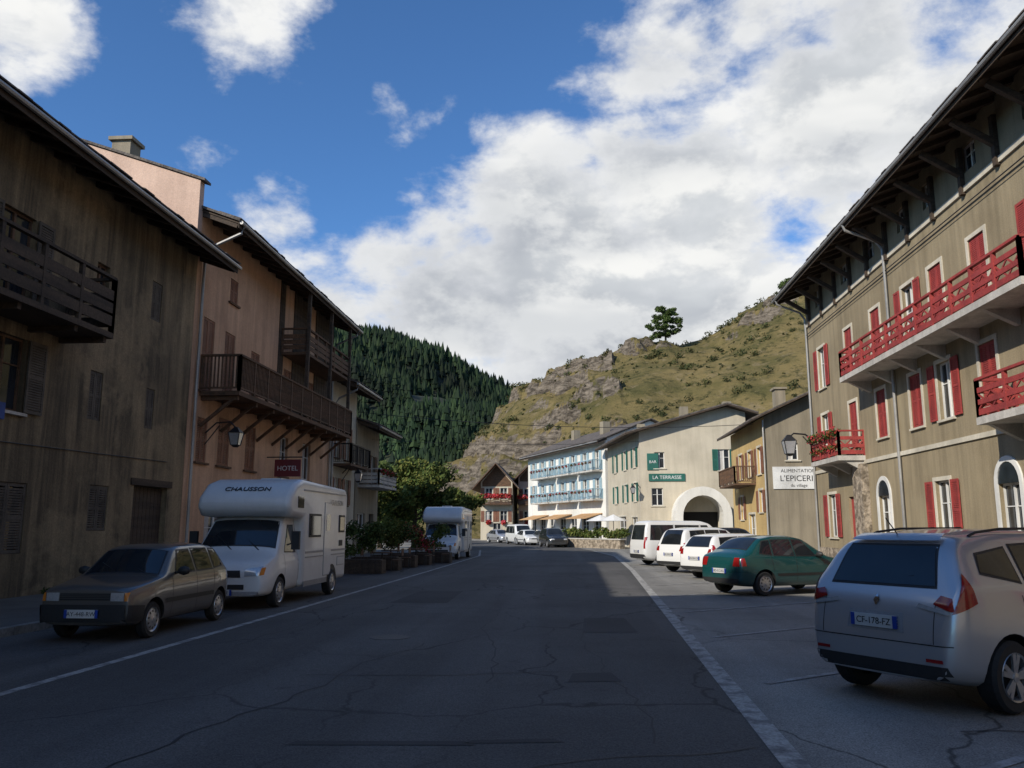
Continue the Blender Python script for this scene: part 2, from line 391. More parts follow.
g=MB(); g.box(WF,-12.9,-9.05,-60,53,-.1,.13); g.box(WF,10.75,12.2,-60,43,-.1,.13)
g.obj('pavement',M['pave'])
g=MB()
y=-60
while y<53:
    g.box(WF,-9.05,-8.9,y,y+.98,-.1,.14); 
    if y<43: g.box(WF,10.6,10.75,y,y+.98,-.1,.14)
    y+=1
g.obj('kerb',M['kerb'])
random.seed(8)
bl=[]
for _ in range(70):
    bl.append((Vector((-12.6,random.uniform(5,50),.2)),.08+.1*R()))
    bl.append((Vector((11.85,random.uniform(15,42),.18)),.06+.08*R()))
foliage('wall_foot_weeds',bl,3500,.04,M['leaf'])

# ------------------------------------------------------------------ LEFT building 1 (weathered)
F=frame((-12.7,-4),(0,1),(1,0)); Y0=-4
def oy(y0,y1,z0,z1,*a): return (y0-Y0,y1-Y0,z0,z1,*a)
ops=[oy(16.7,18.0,4.3,6.0,'half'),oy(16.7,17.9,6.55,8.9,'open'),oy(20.5,21.1,8.1,8.75,'plain'),oy(23.4,24.0,7.9,9.1,'closed'),
     oy(23.5,24.0,4.6,5.8,'closed'),oy(20.6,21.2,4.5,5.8,'closed'),oy(17.2,18.5,1.1,2.7,'closed'),oy(21.0,21.9,1.6,2.8,'closed'),
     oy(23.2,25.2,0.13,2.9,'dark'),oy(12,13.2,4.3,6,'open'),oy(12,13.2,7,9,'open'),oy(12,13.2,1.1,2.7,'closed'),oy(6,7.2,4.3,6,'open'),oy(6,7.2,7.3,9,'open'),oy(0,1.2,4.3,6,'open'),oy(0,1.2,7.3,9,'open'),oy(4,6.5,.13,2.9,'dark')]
h,ze=street_house('weathered_house',F,30.2,11,10.85,12.8,1.25,'oldwall',ops,endo=(.3,.35))
h.fm='wood_m'
for o in ops: window(h,F,o,o[4],'shut_b',None,'conc' if o[4]=='half' else None)
h('balcony_floor','wood_d').box(F,11-Y0,19.4-Y0,0,1.25,6.33,6.47)
for y in (12,14,16,18,19.2): h('balcony_floor','wood_d').beam(F(y-Y0,1.15,6.27),F(y-Y0,-.05,6.27),.12,.14)
railing(h,F,11-Y0,19.35-Y0,0,1.2,6.47,'boards','wood_d',H=1.35)
for i in range(9): h('garage_door','wood_d').box(F,23.22-Y0+i*.22,23.42-Y0+i*.22,-.2,-.17,.14,2.88)
h('garage_door','wood_d').box(F,23.0-Y0,25.4-Y0,.0,.05,2.9,3.1)
h('blue_blanket','clothblue').box(F,16.75-Y0,17.3-Y0,-.05,.13,4.05,4.42)
h('wall_cable','iron').tube([F(10,.03,3.6),F(20,.03,3.55),F(29,.03,3.7)],.012,5)
h.done()
# ------------------------------------------------------------------ LEFT building 2 (salmon)
Y0=26.25; F=frame((-12.72,Y0),(0,1),(1,0))
ops=[oy(27.0,27.9,6.35,8.9,'closed'),oy(28.8,29.7,6.35,8.8,'closed'),oy(31.3,32.2,6.35,8.6,'closed'),oy(29.0,29.7,10,10.9,'closed'),
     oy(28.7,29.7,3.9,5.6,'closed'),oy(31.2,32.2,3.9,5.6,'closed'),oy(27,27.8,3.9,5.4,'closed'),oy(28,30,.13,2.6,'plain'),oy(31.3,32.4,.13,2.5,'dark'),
     oy(35,36,6.35,8.6,'closed'),oy(38,39.2,6.35,8.6,'closed'),oy(35,36,3.9,5.6,'plain'),oy(38,39.2,3.9,5.6,'plain'),oy(36,38.5,.13,2.7,'plain')]
h,ze=street_house('salmon_house',F,16,13,12.45,14.9,1.35,'salmon',ops,endo=(0,.4),brackets=0)
for o in ops: window(h,F,o,o[4],'brown_r',None,'wood_m')
cl=h('timber_cladding','wood_d')
for i in range(int(8/.2)):
    u=34.2-Y0+i*.2
    if not any(o[0]-.1<u+.1<o[1]+.1 and o[3]>7 for o in ops): cl.box(F,u,u+.185,.003,.035+.006*(i%2),6.35,12.4)
h('balcony_floor','wood_m').box(F,27-Y0,41.2-Y0,0,1.4,6.12,6.27)
for i in range(9):
    y=27.2+i*1.7; h('balcony_floor','wood_m').beam(F(y-Y0,1.3,6.05),F(y-Y0,-.05,6.05),.13,.15); h('balcony_floor','wood_m').beam(F(y-Y0,1.1,6.0),F(y-Y0,0,5.1),.1,.1)
railing(h,F,27-Y0,41.2-Y0,0,1.38,6.27,'bal','wood_m',H=1.2)
h('upper_balcony_floor','wood_m').box(F,34.5-Y0,41.2-Y0,.05,1.2,9.1,9.22)
railing(h,F,34.5-Y0,41.2-Y0,.05,1.18,9.22,'boards','wood_m','upper_balcony_railing',H=1.0)
for y in (34.5,37.8,41.1): h('balcony_posts','wood_d').box(F,y-Y0-.07,y-Y0+.07,1.16,1.3,6.3,11.95)
pw=h('parapet_gable','pink')
pw.hexa([(-19.2,25.98,11),(-12.68,25.98,11),(-12.68,26.3,11),(-19.2,26.3,11),(-19.2,25.98,15.75),(-12.68,25.98,13.45),(-12.68,26.3,13.45),(-19.2,26.3,15.75)])
pw.hexa([(-25.7,25.98,11),(-19.2,25.98,11),(-19.2,26.3,11),(-25.7,26.3,11),(-25.7,25.98,13.45),(-19.2,25.98,15.75),(-19.2,26.3,15.75),(-25.7,26.3,13.45)])
cp=h('parapet_coping','roof')
cp.slab([(-12.5,25.9,13.5),(-12.5,26.4,13.5),(-19.2,26.4,15.87),(-19.2,25.9,15.87)],.09)
ch=h('chimney','grey_w'); ch.box(WF,-16.6,-15.9,27,27.7,13.5,15.55); ch.box(WF,-16.7,-15.8,26.9,27.8,15.55,15.68)
downpipe(h,F,.3,1.35,ze); downpipe(h,F,15.8,1.35,ze)
h('menu_board','signr').box(F,33.2-Y0,34.2-Y0,.01,.06,1.2,2.2)
h.done()
# ------------------------------------------------------------------ LEFT building 3, 4
Y0=42.35; F=frame((-12.75,Y0),(0,1),(1,0))
ops=[oy(43.2,44.1,5.4,7.2,'open'),oy(45.3,46.1,5.4,7.2,'open'),oy(43.2,44.1,2.9,4.3,'open'),oy(45.3,46.1,2.9,4.3,'open'),oy(44,45.5,.13,2.3,'plain')]
h,ze=street_house('cream_house',F,5.2,11,9.6,11.6,1.3,'cream',ops,endo=(0,.3))
for o in ops: window(h,F,o,o[4],'brown_r',None,'wood_m')
h('balcony_floor','wood_m').box(F,.6,4.6,0,1,4.9,5.02); railing(h,F,.6,4.6,0,1,5.02,'iron','iron',H=1)
downpipe(h,F,.3,1.3,ze); h.done()
Y0=47.6; F=frame((-12.7,Y0),(0,1),(1,0))
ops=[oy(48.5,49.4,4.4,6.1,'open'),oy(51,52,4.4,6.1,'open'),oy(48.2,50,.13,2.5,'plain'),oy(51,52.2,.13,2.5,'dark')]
h,ze=street_house('timber_front_house',F,5.6,11,7.9,9.8,1.3,'grey_w',ops,endo=(0,.4))
for o in ops: window(h,F,o,o[4],'wood_m',None,'wood_m')
h('balcony_floor','conc').box(F,.5,5.2,0,1.3,4.0,4.15); railing(h,F,.5,5.2,0,1.25,4.15,'boards','conc',H=.9)
h.done()
foliage('balcony_flowers',[(Vector((-11.4,48.5+i*.45,4.95)),.28) for i in range(9)],900,.07,M['flower'])

# ------------------------------------------------------------------ RIGHT tan building
Y0=2.0; F=frame((12,Y0),(0,1),(-1,0))
ops=[]
ys=[5,8.5,12,15,18,21,24.5,27.4,29.7,33,36.3,40.3]
for i,y in enumerate(ys):
    bal=20<y<34
    ops.append(oy(y-.5,y+.5,7.72 if bal else 8.3,10.25,'closed' if i%3!=2 else 'open'))
    ops.append(oy(y-.5,y+.5,5.15,7.0,['closed','closed','closed','open'][i%4]))
    ops.append(oy(y-.45,y+.45,12.35,13.2,'plain'))
for y in (5,10,15,20.5,28.2,40): ops.append(oy(y-.55,y+.55,1.25,3.2,'open'))
for y in (24,33.4): ops.append(oy(y-.6,y+.6,1.2,2.9,'arch'))
ops.append(oy(36.2,37.7,.13,3.0,'door'))
h,ze=street_house('tan_hotel',F,40.5,12,13.75,15.9,1.45,'tan',ops,endo=(.3,.35),rafters=1.05,raft_w=.16,brackets=2)
for o in ops:
    st=o[4]
    if st=='arch':
        window(h,F,o,'plain','red',None,'trim'); c=(o[0]+o[1])/2; mb=h('arch_surrounds','frame')
        for k in range(12):
            a0=math.pi*k/12;a1=math.pi*(k+1)/12
            for r0,r1,nn in ((.6,.76,.05),(0.02,.6,.02)):
                P=[(c+r*math.cos(a),o[3]+r*math.sin(a)) for r,a in ((r0,a0),(r1,a0),(r1,a1),(r0,a1))]
                tgt=mb if r0>.5 else h('arch_glass','glass')
                tgt.hexa([F(p[0],.001,p[1]) for p in P]+[F(p[0],nn,p[1]) for p in P])
        mb.box(F,o[0]-.16,o[0],0,.05,o[2]-.02,o[3]); mb.box(F,o[1],o[1]+.16,0,.05,o[2]-.02,o[3])
    elif st=='door':
        h('entrance_door','red').box(F,o[0],o[1],-.2,-.12,o[2],o[3])
        h('entrance_door','red').box(F,o[0]+.7,o[0]+.8,-.12,-.09,o[2],o[3])
    elif o[2]>12: window(h,F,o,'plain','red',None,None,curt=0)
    else: window(h,F,o,st,'red','trim','trim',curt=.5,slats=True)
tr=h('string_courses','trim'); tr.box(F,-.02,40.52,0,.07,11.75,11.93); tr.box(F,-.02,40.52,0,.06,4.28,4.43)
h('plinth','stone_w').box(F,0,34.1,0,.08,0,.75); h('plinth','stone_w').box(F,35.8,40.54,0,.09,0,.75)
h('stone_pier','stone_w').box(F,33.0,34.1,0.001,.3,.75,4.27)
def rbal(u0,u1,z,w=1.15,H=1.0):
    h('balcony_slabs','conc').box(F,u0,u1,0,w,z-.2,z)
    for u in [u0+.2+(u1-u0-.4)*i/max(1,round((u1-u0)/2.2)) for i in range(max(1,round((u1-u0)/2.2))+1)]:
        h('balcony_brackets','conc').hexa([F(u-.1,0,z-.65),F(u+.1,0,z-.65),F(u+.1,.05,z-.65),F(u-.1,.05,z-.65),F(u-.1,0,z-.2),F(u+.1,0,z-.2),F(u+.1,w*.8,z-.2),F(u-.1,w*.8,z-.2)])
    railing(h,F,u0+.05,u1-.05,0,w-.07,z,'cross','red',H=H)
rbal(20.2-Y0,34.2-Y0,7.7); rbal(35.2-Y0,39.2-Y0,4.62,1.1); rbal(18.6-Y0,23.2-Y0,4.62,1.1); rbal(6-Y0,14-Y0,7.7)
downpipe(h,F,31.4-Y0,1.45,ze); downpipe(h,F,40.3,1.45,ze); downpipe(h,F,12,1.45,ze)
ch=h('chimneys','grey_w')
for y in (22,30,36): ch.box(WF,12.6,13.3,y,y+.7,13.9,15.5); ch.box(WF,12.5,13.4,y-.1,y+.8,15.5,15.62)
h('facade_cable','iron').tube([F(0,.09,11.3),F(40.4,.09,11.35)],.02,5); h('facade_cable','iron').tube([F(0,.09,11.2),F(40.4,.09,11.22)],.015,5)
h.done()
foliage('balcony_flowers',[(Vector((10.85,35.4+i*.42,5.62)),.3) for i in range(9)],1100,.06,M['flower'])
foliage('balcony_flowers',[(Vector((10.85,35.4+i*.42,5.0)),.16) for i in range(9)],300,.06,M['flower'])

# ------------------------------------------------------------------ grey/ochre house with shop sign
h=House('ochre_house',(15,55))
F=frame((11.3,50),(0,1),(-1,0)); Y0=50
ops=[oy(51.2,52.2,4.9,6.5,'open'),oy(54,55,4.9,6.5,'open'),oy(57,58,4.9,6.5,'open'),oy(51.2,52.2,2.6,3.9,'open'),oy(53.6,55.4,.1,2.5,'plain'),oy(57,58,2.2,3.7,'open')]
facade(h('walls','ochre'),F,10.7,0,8.2,ops)
for o in ops: window(h,F,o,o[4],'brown_r','trim','trim')
G=frame((11.3,50),(1,0),(0,-1))
ops=[(1.2,1.9,5.6,6.6,'plain'),(4.5,5.3,5,6.3,'open')]
facade(h('camera_side_wall','grey_w'),G,9,0,8.2,ops)
for o in ops: window(h,G,o,o[4],'shut_b',None,'conc')
h('camera_side_wall','grey_w').face([(11.3,50,8.2),(20.3,50,8.2),(20.3,50,9),(16,50,10.4)])
h('back_walls','grey_w').face([(20.3,50,0),(20.3,60.7,0),(20.3,60.7,9),(20.3,50,9)]); h('back_walls','grey_w').face([(11.3,60.7,0),(20.3,60.7,0),(20.3,60.7,9),(16,60.7,10.4),(11.3,60.7,8.2)])
for nm,m,o_,th in (('eave_boards','wood_d',0,.08),('roof_covering','roof',.1,.09)):
    h(nm,m).slab([(10.4,49.3,7.92+o_),(16,49.3,10.5+o_),(16,61.2,10.5+o_),(10.4,61.2,7.92+o_)],th)
    h(nm,m).slab([(16,49.3,10.5+o_),(21,49.3,8.8+o_),(21,61.2,8.8+o_),(16,61.2,10.5+o_)],th)
h('balcony_floor','wood_m').box(F,3,8.5,0,1.3,4.3,4.42); railing(h,F,3,8.5,0,1.28,4.42,'bal','wood_m',H=1)
h('sign_board','signw').box(G,.35,3.3,.01,.07,3.9,5.2)
h('chimney','grey_w').box(WF,12.3,12.9,51,51.8,8.4,10.0); h('chimney','grey_w').box(WF,12.2,13,50.9,51.9,10.0,10.12)
h('downpipe','metal').tube([(11.2,49.9,8),(11.2,49.9,.1)],.05,6)
e=h.done()
for t,s,z in (('ALIMENTATION',.28,4.95),("L'EPICERIE",.48,4.5),('du village',.26,4.1)): text(t,s,(13.12-15,49.925-55,z),(0,-1,0),(0,0,1),M['iron'],e,'sign_text')

# ------------------------------------------------------------------ cream gable house with arch
h=House('cream_restaurant',(9,74))
G=frame((5.3,68),(1,0),(0,-1))
ops=[(6.3,7.2,6.2,7.9,'open','green'),(1.2,2.0,6.4,7.7,'plain'),(.9,1.8,3.4,4.8,'plain'),(3.1,6.1,.0,2.9,'dark')]
facade(h('walls','cream'),G,8.6,0,9.4,ops)
for o in ops: window(h,G,o,o[4],'green',None,'trim')
w=h('walls','cream'); w.face([(5.3,68,9.4),(13.9,68,9.4),(13.9,68,10.9),(12.4,68,11.35),(5.3,68,9.55)])
S=frame((5.3,68),(-2.1,12),(-12,-2.1)); Ls=12.18
ops2=[(1.2,2.1,6.6,8.2,'open'),(4.6,5.5,6.6,8.2,'open'),(8.4,9.3,6.6,8.2,'open'),(1.2,2.1,3.8,5.3,'open'),(4.6,5.5,3.8,5.3,'open'),(8.4,9.3,3.8,5.3,'open'),(1,3,.1,2.5,'plain'),(5,8,.1,2.6,'plain')]
facade(w,S,Ls,0,9.4,ops2)
for o in ops2: window(h,S,o,o[4],'green','trim','trim')
w.face([(13.9,68,0),(13.9,80,0),(13.9,80,10.9),(13.9,68,10.9)]); w.face([(3.2,80,0),(13.9,80,0),(13.9,80,10.9),(12.4,80,11.35),(3.2,80,9.4)])
for nm,m,o_,th in (('eave_boards','wood_d',0,.1),('roof_covering','roof',.12,.1)):
    h(nm,m).slab([(4.1,67.1,9.15+o_),(12.4,67.1,11.5+o_),(12.4,80.7,11.5+o_),(2.0,80.7,9.05+o_)],th)
    h(nm,m).slab([(12.4,67.1,11.5+o_),(14.8,67.1,10.7+o_),(14.8,80.7,10.7+o_),(12.4,80.7,11.5+o_)],th)
ch=h('chimneys','grey_w'); ch.box(WF,9.2,9.9,72,72.8,10.3,12.0); ch.box(WF,12.9,13.6,72,72.8,11,12.4); ch.box(WF,5.8,6.5,76,76.8,9.6,11.0)
a=h('entrance_arch','white_w'); cx,cz=9.9,2.5
for k in range(14):
    a0=math.pi*k/14;a1=math.pi*(k+1)/14
    P=[(cx+r*math.cos(t),cz+r*math.sin(t)*1.05) for r,t in ((1.55,a0),(2.2,a0),(2.2,a1),(1.55,a1))]
    a.hexa([(p[0],68.0,p[1]) for p in P]+[(p[0],65.6,p[1]) for p in P])
a.box(WF,cx-2.2,cx-1.55,65.6,68,0,cz); a.box(WF,cx+1.55,cx+2.2,65.6,68,0,cz)
h('sign_board','green').box(G,.7,3.6,.01,.09,5.35,5.95); h('hanging_sign','green').box(G,.6,1.5,.01,.07,6.25,7.6)
e=h.done(); text('LA TERRASSE',.4,(7.45-9,67.9-74,5.64),(0,-1,0),(0,0,1),M['signw'],e,'sign_text'); text('BAR',.32,(6.35-9,67.91-74,6.9),(0,-1,0),(0,0,1),M['signw'],e,'sign_text')

# ------------------------------------------------------------------ white hotel with balconies
P0=Vector((3.0,81)); P1=Vector((-5.6,101)); U=(P1-P0).normalized()
Nn=(-abs(U.y),-abs(U.x)); F=frame(P0,U,Nn); L=(P1-P0).length
ops=[]
for i in range(7):
    u=1.3+i*3.0
    ops+= [(u,u+1.0,7.3,9.2,'open'),(u,u+1.0,4.5,6.5,'open')]
    ops+= [(u-.2,u+1.5,.5,2.6,'plain')]
h,ze=street_house('white_hotel',F,L,10,10.2,12.2,.9,'white_w',ops,endo=(.3,.3),rafters=1.4)
for o in ops: window(h,F,o,o[4],'blue',None,'trim')
for z in (4.4,7.2):
    for u0 in (.6,6.6,12.6): 
        h('balcony_slabs','conc').box(F,u0,u0+5.4,0,1.1,z-.16,z); railing(h,F,u0+.03,u0+5.37,0,1.07,z,'iron','blue',H=.95)
foliage('hotel_balcony_flowers',[(F(u0+.5+k*.9,1.15,z+.75),.2) for z in (4.4,7.2) for u0 in (.6,6.6,12.6) for k in range(6)],1200,.09,M['flower'])
aw=h('awning','orange')
for u0 in (.8,8.3,15): aw.hexa([F(u0,0,3.0),F(u0+5,0,3.0),F(u0+5,1.8,2.5),F(u0,1.8,2.5),F(u0,0,3.05),F(u0+5,0,3.05),F(u0+5,1.8,2.55),F(u0,1.8,2.55)])
h('chimneys','grey_w').box(F,5,5.8,-3,-2.2,11,12.6); h('chimneys','grey_w').box(F,15,15.8,-4,-3.2,11,12.8)
h.done()
# ------------------------------------------------------------------ far chalets
def chalet(name,x0,x1,y,zt,zr,wall,base):
    h=House(name,((x0+x1)/2,y+5)); G=frame((x0,y),(1,0),(0,-1)); L=x1-x0
    ops=[(L*.15,L*.15+.9,5.3,6.8,'open'),(L*.62,L*.62+.9,5.3,6.8,'open'),(L*.15,L*.15+.9,2.4,3.8,'open'),(L*.62,L*.62+.9,2.4,3.8,'open'),(L*.4,L*.4+1,.1,2.2,'plain')]
    facade(h('walls',wall),G,L,0,zt,ops)
    for o in ops: window(h,G,o,o[4],'brown_r','trim','trim')
    w=h('walls',wall); cx=(x0+x1)/2
    w.face([(x0,y,zt),(x1,y,zt),(cx,y,zr)]); 
    for x in (x0,x1): w.face([(x,y,0),(x,y+10,0),(x,y+10,zt),(x,y,zt)])
    w.face([(x0,y+10,0),(x1,y+10,0),(x1,y+10,zt),(cx,y+10,zr),(x0,y+10,zt)])
    h('timber_gable','wood_m').face([(x0+.2,y-.03,zt-.6),(x1-.2,y-.03,zt-.6),(x1-.2,y-.03,zt),(cx,y-.03,zr-.1),(x0+.2,y-.03,zt)])
    s=(zr-zt)/(cx-x0)
    for nm,m,o_,th in (('eave_boards','wood_m',0,.12),('roof_covering','roof',.14,.12)):
        h(nm,m).slab([(x0-1,y-1.6,zt-s+.1+o_),(cx,y-1.6,zr+.1+o_),(cx,y+10.4,zr+.1+o_),(x0-1,y+10.4,zt-s+.1+o_)],th)
        h(nm,m).slab([(cx,y-1.6,zr+.1+o_),(x1+1,y-1.6,zt-s+.1+o_),(x1+1,y+10.4,zt-s+.1+o_),(cx,y+10.4,zr+.1+o_)],th)
    for z in (4.6,):
        h('balcony_floor','wood_m').box(G,0,L,0,1.2,z,z+.15); railing(h,G,0,L,0,1.2,z+.15,'bal','wood_m',H=1)
    h.done()
    foliage('balcony_flowers',[(Vector((x0+.3+i*.5,y-1.4,5.7)),.42) for i in range(int(L/.5))],2200,.13,M['flower2'])
    foliage('window_flowers',[(Vector((x0+L*q+.45,y-.25,z)),.4) for q in (.15,.62) for z in (2.3,)],700,.12,M['flower2'])
chalet('flowered_chalet',-12.4,-8.2,110,7.6,9.9,'cream','stone_w')
chalet('brown_chalet',-7.6,-2.6,113,8.4,10.8,'pink','stone_w')

# unseen buildings behind the viewpoint, added for shade and reflections
Y0=-58; F=frame((-12.6,Y0),(0,1),(1,0))
ops=[]
for i in range(12):
    for z in (1.2,4.4,7.6,10.8,14): ops.append((2+i*4.1,3.2+i*4.1,z,z+1.7,'open'))
h,ze=street_house('unseen_shade_block',F,53.4,13,18.0,20.5,1.0,'grey_w',ops)  # tall unseen block, added to cast shade over the right foreground
for o in ops: window(h,F,o,'closed','shut_b',None,None,slats=False)
h.done()
F=frame((12.4,-58),(0,1),(-1,0)); ops=[]
for i in range(13):
    for z in (1.2,4.4,7.6): ops.append((2+i*4.1,3.2+i*4.1,z,z+1.7,'open'))
h,ze=street_house('terrace_row',F,56,12,11.0,13.5,1.0,'cream',ops)
for o in ops: window(h,F,o,'closed','brown_r',None,None,slats=False)
h.done()

# ------------------------------------------------------------------ vehicles
def lin(pts,x):
    if x<=pts[0][0]: return pts[0][1]
    for (a,b),(c,d) in zip(pts,pts[1:]):
        if x<=c: return b+(d-b)*(x-a)/(c-a)
    return pts[-1][1]
def sm(pts,x,w=.05): return (lin(pts,x-w)+2*lin(pts,x)+lin(pts,x+w))/4
def loft(sp):
    L,W,H=sp['L'],sp['W'],sp['H']; xs=[0,.02,.05]; x=.1
    while x<L-.1: xs.append(x); x+=.08
    xs+=[L-.08,L-.045,L-.018,L]
    plan=sp.get('plan') or [(0,.74),(.05,.86),(.2,.945),(.6,.99),(1.1,1),(L-.7,1),(L-.25,.965),(L-.06,.9),(L,.8)]
    bm=max(z for _,z in sp['belt']); v=[];f=[]; n=0
    for x in xs:
        w=sm(plan,x,.03)*W/2; zt=sm(sp['top'],x,.05); zb=lin(sp.get('bot',[(0,.24),(.3,.19),(L-.4,.21),(L,.3)]),x)
        zk=min(sm(sp['belt'],x),zt-.03); b=max(0,min(1,(zt-bm)/(H-bm)))
        wr=w*.93-b*(w*.93-sp['roofw']/2*(w/(W/2))); e=min(.06,(zt-zk)*.5); dz=zk-zb
        half=[(0,zb),(w*.8,zb),(w*.95,zb+.05),(w*.985,zb+.28*dz),(w,zb+.55*dz),(w*.992,zb+.8*dz),(w*.965,zk-.02),(w*.945,zk+.02 if zt-zk>.1 else zk),
              (w*.945*.5+wr*.5,(zk+zt-e)/2+.012),(wr,zt-e),(wr*.93,zt-e*.3),(wr*.55,zt+.012),(0,zt+.02)]
        ring=[(x-L/2,y,z) for y,z in half]+[(x-L/2,-y,z) for y,z in half[-2:0:-1]]
        n=len(ring); v+=ring
    m=len(xs)
    for i in range(m-1):
        for j in range(n): f.append((i*n+j,i*n+(j+1)%n,(i+1)*n+(j+1)%n,(i+1)*n+j))
    f.append(tuple(range(n))[::-1]); f.append(tuple((m-1)*n+j for j in range(n)))
    return v,f
def wheel_mesh(Rr,wd,style):
    mb=MB(); S=28; prof=[(.62*Rr,-wd/2),(Rr-.025,-wd/2),(Rr,-wd/2+.035),(Rr,wd/2-.035),(Rr-.025,wd/2),(.68*Rr,wd/2-.005),(.66*Rr,wd/2-.02)]
    def lathe(p,mi):
        for k in range(S):
            a=2*math.pi*k/S;b=2*math.pi*(k+1)/S
            for (r0,y0),(r1,y1) in zip(p,p[1:]):
                mb.face([(r0*math.cos(a),y0,r0*math.sin(a)),(r1*math.cos(a),y1,r1*math.sin(a)),(r1*math.cos(b),y1,r1*math.sin(b)),(r0*math.cos(b),y0,r0*math.sin(b))],mi)
    lathe(prof,0); lathe([(.68*Rr,wd/2-.004),(.67*Rr,wd/2+.004),(.62*Rr,wd/2-.01),(.6*Rr,wd/2-.07)],1)
    lathe([(.62*Rr,wd/2-.075),(0,wd/2-.075)],2)
    if style=='alloy':
        for k in range(5):
            for dq in (-.13,.13):
                a=2*math.pi*k/5; c,s=math.cos(a),math.sin(a); c2,s2=math.cos(a+dq*1.3),math.sin(a+dq*1.3)
                p=Vector((c*.08*Rr,wd/2-.02,s*.08*Rr)); q=Vector((c2*.63*Rr,wd/2-.01,s2*.63*Rr))
                sd=(q-p).cross(Vector((0,1,0))).normalized()*.024; t=Vector((0,.012,0))
                mb.hexa([p-sd-t,p+sd-t,q+sd-t,q-sd-t,p-sd+t,p+sd+t,q+sd+t,q-sd+t],1)
        lathe([(.15*Rr,wd/2-.03),(.13*Rr,wd/2),(0,wd/2+.004)],1)
    else:
        lathe([(.62*Rr,wd/2-.02),(.5*Rr,wd/2-.004),(.2*Rr,wd/2+.004),(.1*Rr,wd/2+.016),(0,wd/2+.016)],1)
        for k in range(10):
            a=2*math.pi*k/10; c,s=math.cos(a),math.sin(a); y=wd/2+.0035
            r0,r1=.4*Rr,.54*Rr; t=.05*Rr
            mb.face([(c*r0+s*t,y,s*r0-c*t),(c*r1+s*t,y-.003,s*r1-c*t),(c*r1-s*t,y-.003,s*r1+c*t),(c*r0-s*t,y,s*r0+c*t)],2)
    me=bpy.data.meshes.new('wheel'); me.from_pydata(mb.v,[],mb.f)
    for m_ in (M['tyre'],M['rim'],M['blackpl']): me.materials.append(m_)
    for p,mi in zip(me.polygons,mb.m): p.material_index=mi
    return me
WM={}
